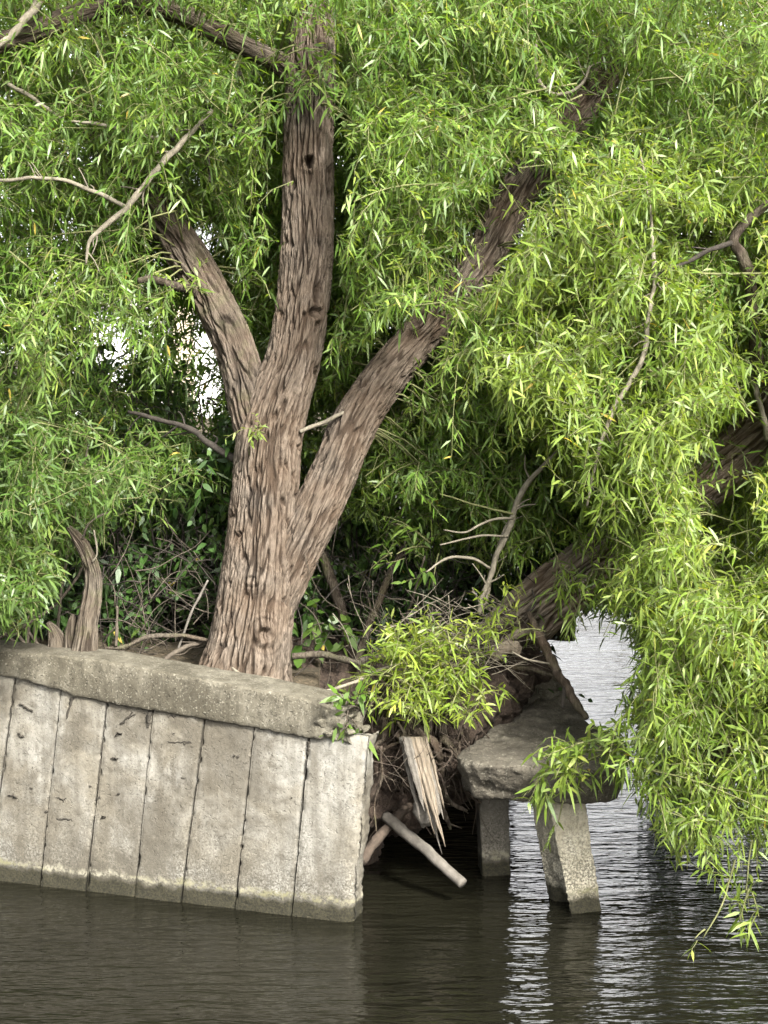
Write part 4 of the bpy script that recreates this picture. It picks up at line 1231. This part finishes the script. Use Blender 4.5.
sprout_rej = clear_mask([('below', [(300, 760), (372, 742), (395, 738), (430, 742), (470, 728), (500, 712), (560, 690)], 99, 1.0)])
sp = thing('willow_sprout', 'bright yellow-green willow sprout bushing over the gap beside the wall end', 'shrub', P(430, 700, 10.1))
foliage('foliage', sp, [dict(px=(385, 485), py=(640, 715), dep=(9.85, 10.15), n=62, k=10, blen=(0.12, 0.3), slen=(0.12, 0.3), dir=(0, -0.35, 0.35), droop=0.4, tint=-0.06, lift=0.4),
                        dict(px=(470, 525), py=(606, 636), dep=(10.0, 10.2), n=9, k=6, blen=(0.1, 0.25), slen=(0.1, 0.25), dir=(0, -0.3, 0.2), droop=0.8, tint=0.05),
                        dict(px=(360, 400), py=(660, 710), dep=(9.95, 10.15), n=9, k=5, blen=(0.1, 0.25), slen=(0.1, 0.25), dir=(-0.3, -0.3, 0.1), droop=0.8, tint=-0.25)],
        M['leaf_sprout'], M['twig_green'], 51, sprout_rej, 0.086, 0.0132, nodes=10)
b = Bag()
rng = np.random.RandomState(9)
for k in range(14):
    x = rng.uniform(395, 475)
    b.tube(pp([(x * 0.4 + 425 * 0.6, 735, 10.15), ((x + 425) / 2, 712, 10.1), (x, rng.uniform(655, 695), 10.02)]), [0.006, 0.005, 0.003], 5, 12)
b.done('stem', M['twig_brown'], sp)
s2 = thing('broadleaf_sprout', 'small pale sprig with broad leaves growing on the crumbled coping end', 'plant', P(352, 712, 9.7))
foliage('foliage', s2, [dict(px=(346, 366), py=(692, 716), dep=(9.55, 9.68), n=7, k=3, blen=(0.06, 0.14), slen=(0.08, 0.16), dir=(0, -0.4, 0.3), droop=0.6), dict(px=(348, 352), py=(716, 724), dep=(9.55, 9.6), n=2, k=4, blen=(0.03, 0.06), slen=(0.06, 0.12), dir=(0, -0.4, -0.8))], M['leaf_mid'], M['twig_brown'], 52, None, 0.095, 0.027, nodes=6)

# ================================================================== stump
st = thing('tree_stump', 'jagged grey broken stump standing on the bank behind the coping', 'stump', P(82, 645, 10.35))
bark_tube('trunk', M['dead_wood'], st, [(84, 656, 10.35, 13), (86, 640, 10.35, 11), (88, 620, 10.35, 9.5), (92, 598, 10.35, 9), (93, 575, 10.36, 8), (86, 553, 10.37, 7), (77, 538, 10.38, 5.5), (68, 527, 10.38, 2.5)], 0.005, 0.022, 0.03, None, 8, None, None, 0.12, 0.22)
bark_tube('trunk', M['dead_wood'], st, [(58, 652, 10.45, 10), (57, 640, 10.45, 9), (53, 630, 10.45, 6), (48, 622, 10.45, 2)], 0.005, 0.022, 0.03, None, 9, None, None, 0.12, 0.25)
bark_tube('trunk', M['dead_wood'], st, [(72, 650, 10.42, 8), (71, 636, 10.42, 6), (72, 622, 10.42, 4), (73, 614, 10.42, 1.5)], 0.005, 0.016, 0.03, None, 10, None, None, 0.12, 0.2)
branch('twig', st, M['twig_brown'], [(82, 540, 10.35, 1.2), (88, 525, 10.3, 1.2), (100, 516, 10.28, 1.2), (110, 512, 10.3, 0.8)], 5, 16)
branch('twig', st, M['twig_pale'], [(94, 530, 10.3, 1.0), (97, 553, 10.3, 1.2), (92, 562, 10.3, 1.0)], 5, 12)

# ================================================================== shrubs on the bank
lb = thing('willow_shrub', 'leafy green willow shrub drooping over the left end of the coping', 'shrub', P(20, 650, 10.7))
rej_lb = clear_mask([('seg', [(68, 527), (92, 580), (86, 640)], 14, 10.4, 0.97), ('ell', 56, 626, 16, 16, 10.5, 0.85), ('ell', 165, 600, 80, 55, 99, 0.97), ('below', [(-200, 660), (20, 640), (60, 612), (90, 560), (130, 560), (300, 520)], 99, 1.0)] + gaps + trunk_clear[:2])
foliage('crown', lb, [dict(px=(-140, 62), py=(415, 560), dep=(10.1, 11.2), n=120, k=14, dir=(-0.05, -0.2, 0.05)), dict(px=(-120, 50), py=(560, 618), dep=(9.7, 10.3), n=55, k=13, blen=(0.25, 0.5), slen=(0.15, 0.35), dir=(0.2, -0.3, 0.0), tint=0.15),
                      dict(px=(60, 225), py=(430, 520), dep=(11.1, 11.9), n=34, k=11, tint=-0.15)], M['leaf_deep'], M['twig_green'], 61, rej_lb, 0.088, 0.0130, nodes=16)
b = Bag()
for k in range(16):
    x = rng.uniform(-110, 120)
    b.tube(pp([(rng.uniform(-60, 60), 668, 11.0), (x * 0.7, 590, 10.9), (x, rng.uniform(430, 520), 10.8)]), [0.014, 0.010, 0.005], 6, 16)
b.done('stem', M['twig_brown'], lb)

for lab, xr, yr, dr, n, seed, tt in [
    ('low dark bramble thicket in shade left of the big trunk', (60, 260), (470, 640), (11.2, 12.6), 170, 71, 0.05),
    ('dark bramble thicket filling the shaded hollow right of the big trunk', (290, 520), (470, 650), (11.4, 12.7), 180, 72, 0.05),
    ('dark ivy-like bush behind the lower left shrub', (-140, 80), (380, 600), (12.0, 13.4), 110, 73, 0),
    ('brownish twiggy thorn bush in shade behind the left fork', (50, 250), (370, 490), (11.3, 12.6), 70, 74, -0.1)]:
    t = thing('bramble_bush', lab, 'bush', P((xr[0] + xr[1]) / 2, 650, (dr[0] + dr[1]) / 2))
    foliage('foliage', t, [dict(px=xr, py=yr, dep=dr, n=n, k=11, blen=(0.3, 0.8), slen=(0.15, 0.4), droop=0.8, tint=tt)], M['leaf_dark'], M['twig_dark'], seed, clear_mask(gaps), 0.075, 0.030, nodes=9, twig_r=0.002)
    b = Bag()
    for k in range(26):
        x, y = rng.uniform(*xr), rng.uniform(*yr)
        b.tube(pp([((x + xr[0] + xr[1]) / 3, 662, dr[1]), (x + 10, (y + 660) / 2, dr[0] + 0.4), (x, y, dr[0] + 0.1), (x + rng.normal() * 40, y + rng.normal() * 25, dr[0])]), [0.01, 0.008, 0.005, 0.002], 5, 16)
    b.done('stem', M['twig_dark'], t)
t = thing('background_shrub', 'dark leafy shrub hanging over the water behind the leaning trunk', 'shrub', P(520, 640, 12.6))
foliage('foliage', t, [dict(px=(490, 800), py=(430, 575), dep=(12.4, 13.6), n=150, k=14, blen=(0.4, 0.9), slen=(0.2, 0.45), droop=0.8), dict(px=(636, 820), py=(560, 800), dep=(11.6, 12.8), n=95, k=11, blen=(0.4, 0.8), slen=(0.2, 0.4))], M['leaf_dark'], M['twig_dark'], 79,  # second volume added to darken this area and its water reflection
        clear_mask([('ell', 604, 672, 46, 50, 99, 1), ('below', [(400, 640), (560, 615), (632, 620), (640, 815), (700, 835), (800, 820)], 99, 1)]), 0.10, 0.024, nodes=10, twig_r=0.002)
b = Bag()
for k in range(14):
    b.tube(pp([(505 + rng.normal() * 8, 650, 12.3), (530 + rng.uniform(0, 60), 560, 12.5), (rng.uniform(540, 780), rng.uniform(450, 600), 12.7)]), [0.03, 0.018, 0.006], 6, 18)
b.done('stem', M['twig_dark'], t)
t = thing('ground_plant', 'low plant with rounded green leaves at the foot of the saplings', 'plant', P(325, 645, 11.0))
foliage('foliage', t, [dict(px=(305, 352), py=(622, 650), dep=(10.8, 11.2), n=12, k=5, blen=(0.06, 0.15), slen=(0.05, 0.12), dir=(0, -0.2, 0.4), droop=0.4)], M['leaf_deep'], M['twig_brown'], 77, None, 0.085, 0.06, nodes=5)
t = thing('leafy_sapling', 'pale green sprig of curled leaves in front of the dark hollow', 'plant', P(400, 600, 10.9))
foliage('foliage', t, [dict(px=(390, 440), py=(542, 566), dep=(10.3, 10.5), n=5, k=5, blen=(0.15, 0.35), slen=(0.12, 0.25), dir=(-0.5, -0.3, 0.0), droop=0.5)], M['leaf_mid'], M['twig_green'], 78, None, 0.09, 0.018, nodes=8)
branch('stem', t, M['twig_brown'], [(400, 640, 10.9, 1.6), (412, 600, 10.6, 1.4), (425, 556, 10.4, 1)], 5, 16)

# ================================================================== background trees
for lab, x, d, xr, yr, dr, n, seed, mt, tt in [
    ('background willow with dense green leaves behind the left fork', 40, 14.4, (-260, 200), (-60, 420), (13.0, 15.0), 150, 81, 'leaf_back', -0.02),
    ('background tree with fresh green leaves behind the central trunk', 360, 14.2, (180, 480), (-60, 470), (12.8, 14.8), 190, 82, 'leaf_back', 0.10),
    ('background willow behind the right hand limb of the big tree', 560, 13.6, (440, 760), (-60, 460), (12.9, 14.8), 180, 83, 'leaf_back', 0.0),
    ('far right background willow hanging over open water', 900, 15.5, (700, 1060), (-60, 440), (13.2, 15.6), 150, 84, 'leaf_back', 0.0)]:
    t = thing('background_tree', lab, 'tree', P(x, 600, d), 'background trees on the bank')
    rows = [(x, 640, d, 14), (x + 8, 500, d, 13), (x - 6, 350, d, 11), (x + 5, 200, d, 9), (x + 15, 40, d, 6.5), (x + 10, -200, d, 4)]
    bark_tube('trunk', M['bark_dark'], t, rows, 0.02, 0.018, 0.05, None, seed)
    for s_ in (-1, 1):
        branch('limb', t, M['bark_dark'], [(x, 330, d, 6), (x + s_ * 60, 230, d - 0.2, 5), (x + s_ * 110, 110, d - 0.4, 3), (x + s_ * 130, 0, d - 0.5, 2)])
    foliage('crown', t, [dict(px=xr, py=yr, dep=dr, n=n, k=15, blen=(0.6, 1.3), slen=(0.35, 0.8), tint=tt)], M[mt], M['twig_brown'], seed, clear_mask(gaps + [('ell', 604, 672, 46, 52, 99, 1), ('below', [(-300, 520), (500, 560), (560, 500), (1200, 500)], 99, 1)]),
            0.115, 0.018, [pp([r[:3] for r in rows])], nodes=11)

# far side of the river
for lab, x, d, h, wd, seed in [
    ('distant round tree on the far bank left of the white house', -30, 98, 8.0, 4.5, 91),
    ('distant broad tree on the far bank right of the white house', 330, 104, 9.5, 6, 92),
    ('distant low tree on the far bank behind the forked willow', 470, 100, 7.0, 5, 93),
    ('distant dark tree on the far bank behind the leaning willow', 620, 106, 9.0, 6, 94),
    ('distant tree on the far bank at the right edge', 790, 100, 8.0, 6, 95),
    ('distant tall tree on the far bank beyond the left shrub', -190, 104, 10, 6, 96)]:
    g0 = P(x, 333, d)
    g0[2] = 0.75
    t = thing('far_tree', lab, 'tree', g0, 'trees on the far bank')
    b = Bag()
    b.tube(np.array([g0 - [0, 0, 0.6], g0 + [0.1, 0, h * 0.3], g0 + [-0.1, 0, h * 0.65]]), [0.3, 0.22, 0.08], 8, 16)
    for s_ in (-1, 1):
        b.tube(np.array([g0 + [0, 0, h * 0.28], g0 + [s_ * wd * 0.25, 0.2, h * 0.5], g0 + [s_ * wd * 0.35, 0.2, h * 0.7]]), [0.14, 0.09, 0.03], 6, 10)
    b.done('trunk', M['twig_brown'], t)
    r = np.random.RandomState(seed)
    nc = 46
    cc = g0 + np.array([0, 0, h * 0.58]) + nrm(r.normal(size=(nc, 3))) * (r.random_sample((nc, 1)) ** 0.4) * np.array([wd * 0.85, wd * 0.7, h * 0.36])
    k = 130
    base = (cc[:, None] + r.normal(size=(nc, k, 3)) * np.array([0.55, 0.5, 0.4])).reshape(-1, 3)
    ld = nrm(r.normal(size=base.shape) + DOWN * 0.4)
    LV, LF = leaf_arrays(base, ld, nrm(r.normal(size=base.shape) + [0, -0.3, 1.0]), r.uniform(0.25, 0.5, len(base)), r.uniform(0.12, 0.22, len(base)), r.uniform(0, 0.3, len(base)))
    build('crown', LV, LF, [M['leaf_back']], t, attrs={'tint': np.repeat(np.clip(np.repeat(r.normal(0.4, 0.15, nc), k) + r.normal(size=nc * k) * 0.1, 0, 1), 6)})

hp = P(168, 333, 60.0)
hp[2] = 0.33
hs = thing('white_house', 'white house on the far bank glimpsed through the leaves beside the left fork', 'house', hp)
b = Bag(); b.box(hp + [0, 2.3, 1.9], (3.4, 2.2, 2.0)); b.done('wall', M['render'], hs, smooth=False)
b = Bag()
V = np.array([[-3.7, -0.2, 3.9], [3.7, -0.2, 3.9], [3.7, 4.8, 3.9], [-3.7, 4.8, 3.9], [-3.7, 2.3, 5.4], [3.7, 2.3, 5.4]]) + hp
b.add(V, [np.array([[0, 1, 5, 4], [2, 3, 4, 5], [0, 3, 2, 1]]), np.array([[0, 4, 3], [1, 2, 5]])])
rf = b.done('roof', M['roof'], hs, smooth=False)
b = Bag(); b.box(hp + [0.55, -0.22, 2.9], (0.36, 0.30, 3.0)); b.done('chimney', M['stone'], hs, smooth=False)
for wx in (-2.7, -0.7, 2.4):
    for wz in (1.1,):
        b = Bag(); b.box(hp + [wx, 0.08, wz], (0.42, 0.06, 0.55)); w_ = b.done('window', M['render'], hs, smooth=False)
        b = Bag(); b.box(hp + [wx, 0.03, wz], (0.34, 0.03, 0.47)); b.done('pane', M['glass'], w_, smooth=False)

# ================================================================== camera, light, world
cam = bpy.data.cameras.new('camera')
cam.sensor_fit = 'HORIZONTAL'
cam.sensor_width = 36.0
cam.lens = F_PX / 768.0 * 36.0
cam.clip_start = 0.1
cam.clip_end = 2000
co = bpy.data.objects.new('camera', cam)
COL.objects.link(co)
co.location = CAM
co.rotation_euler = (math.pi / 2 - PITCH, 0, 0)
S.camera = co

SUN = nrm(np.array([0.38, -0.72, 0.68]))
sl_ = bpy.data.lights.new('sun', 'SUN')
sl_.energy = 2.2
sl_.angle = math.radians(8)
sl_.color = (1.0, 0.96, 0.90)
so = bpy.data.objects.new('sun', sl_)
COL.objects.link(so)
so.rotation_euler = Vector(-SUN).to_track_quat('-Z', 'Y').to_euler()

wd_ = bpy.data.worlds.new('World')
S.world = wd_
wd_.use_nodes = True
nt = wd_.node_tree
nt.nodes.clear()
sky = nt.nodes.new('ShaderNodeTexSky')
sky.sky_type = 'NISHITA'
sky.sun_disc = False
sky.sun_elevation = math.asin(SUN[2])
sky.sun_rotation = math.atan2(SUN[0], SUN[1])
sky.air_density = 1.0
sky.dust_density = 6.0
sky.ozone_density = 1.0
hs_ = nt.nodes.new('ShaderNodeHueSaturation')
hs_.inputs['Saturation'].default_value = 0.30
bg = nt.nodes.new('ShaderNodeBackground')
bg.inputs['Strength'].default_value = 0.10
ow = nt.nodes.new('ShaderNodeOutputWorld')
nt.links.new(sky.outputs[0], hs_.inputs['Color'])
tc = nt.nodes.new('ShaderNodeTexCoord')
sp_ = nt.nodes.new('ShaderNodeSeparateXYZ')
nt.links.new(tc.outputs['Generated'], sp_.inputs[0])
cn = nt.nodes.new('ShaderNodeTexNoise')
cn.inputs['Scale'].default_value = 3.0
cn.inputs['Detail'].default_value = 6
nt.links.new(tc.outputs['Generated'], cn.inputs['Vector'])


def rng_node(src, a, b_):
    n = nt.nodes.new('ShaderNodeMapRange')
    n.interpolation_type = 'SMOOTHSTEP'
    n.inputs['From Min'].default_value = a
    n.inputs['From Max'].default_value = b_
    nt.links.new(src, n.inputs['Value'])
    return n.outputs[0]


def mul(a, b_):
    n = nt.nodes.new('ShaderNodeMath')
    n.operation = 'MULTIPLY'
    nt.links.new(a, n.inputs[0])
    nt.links.new(b_, n.inputs[1])
    return n.outputs[0]


# white brightness added low in the far sky to whiten the water reflections
boost_mask = mul(mul(rng_node(sp_.outputs['Y'], 0.15, 0.65), rng_node(sp_.outputs['Z'], 0.75, 0.35)), rng_node(cn.outputs['Fac'], 0.30, 0.52))
cm = nt.nodes.new('ShaderNodeMix')
cm.data_type = 'RGBA'
nt.links.new(boost_mask, cm.inputs[0])
nt.links.new(hs_.outputs[0], cm.inputs[6])
cm.inputs[7].default_value = (SKY_BOOST, SKY_BOOST, SKY_BOOST * 1.02, 1)
nt.links.new(cm.outputs[2], bg.inputs[0])
nt.links.new(bg.outputs[0], ow.inputs[0])

S.view_settings.view_transform = 'Standard'
S.view_settings.look = 'None'
S.view_settings.gamma = 1.0
S.view_settings.use_curve_mapping = False
S.view_settings.exposure = 2.72
S.render.engine = 'CYCLES'
S.cycles.max_bounces = 6
S.cycles.diffuse_bounces = 3
S.cycles.glossy_bounces = 3
S.cycles.transmission_bounces = 4
S.cycles.transparent_max_bounces = 4
S.cycles.caustics_reflective = False
S.cycles.caustics_refractive = False
S.cycles.sample_clamp_indirect = 6.0
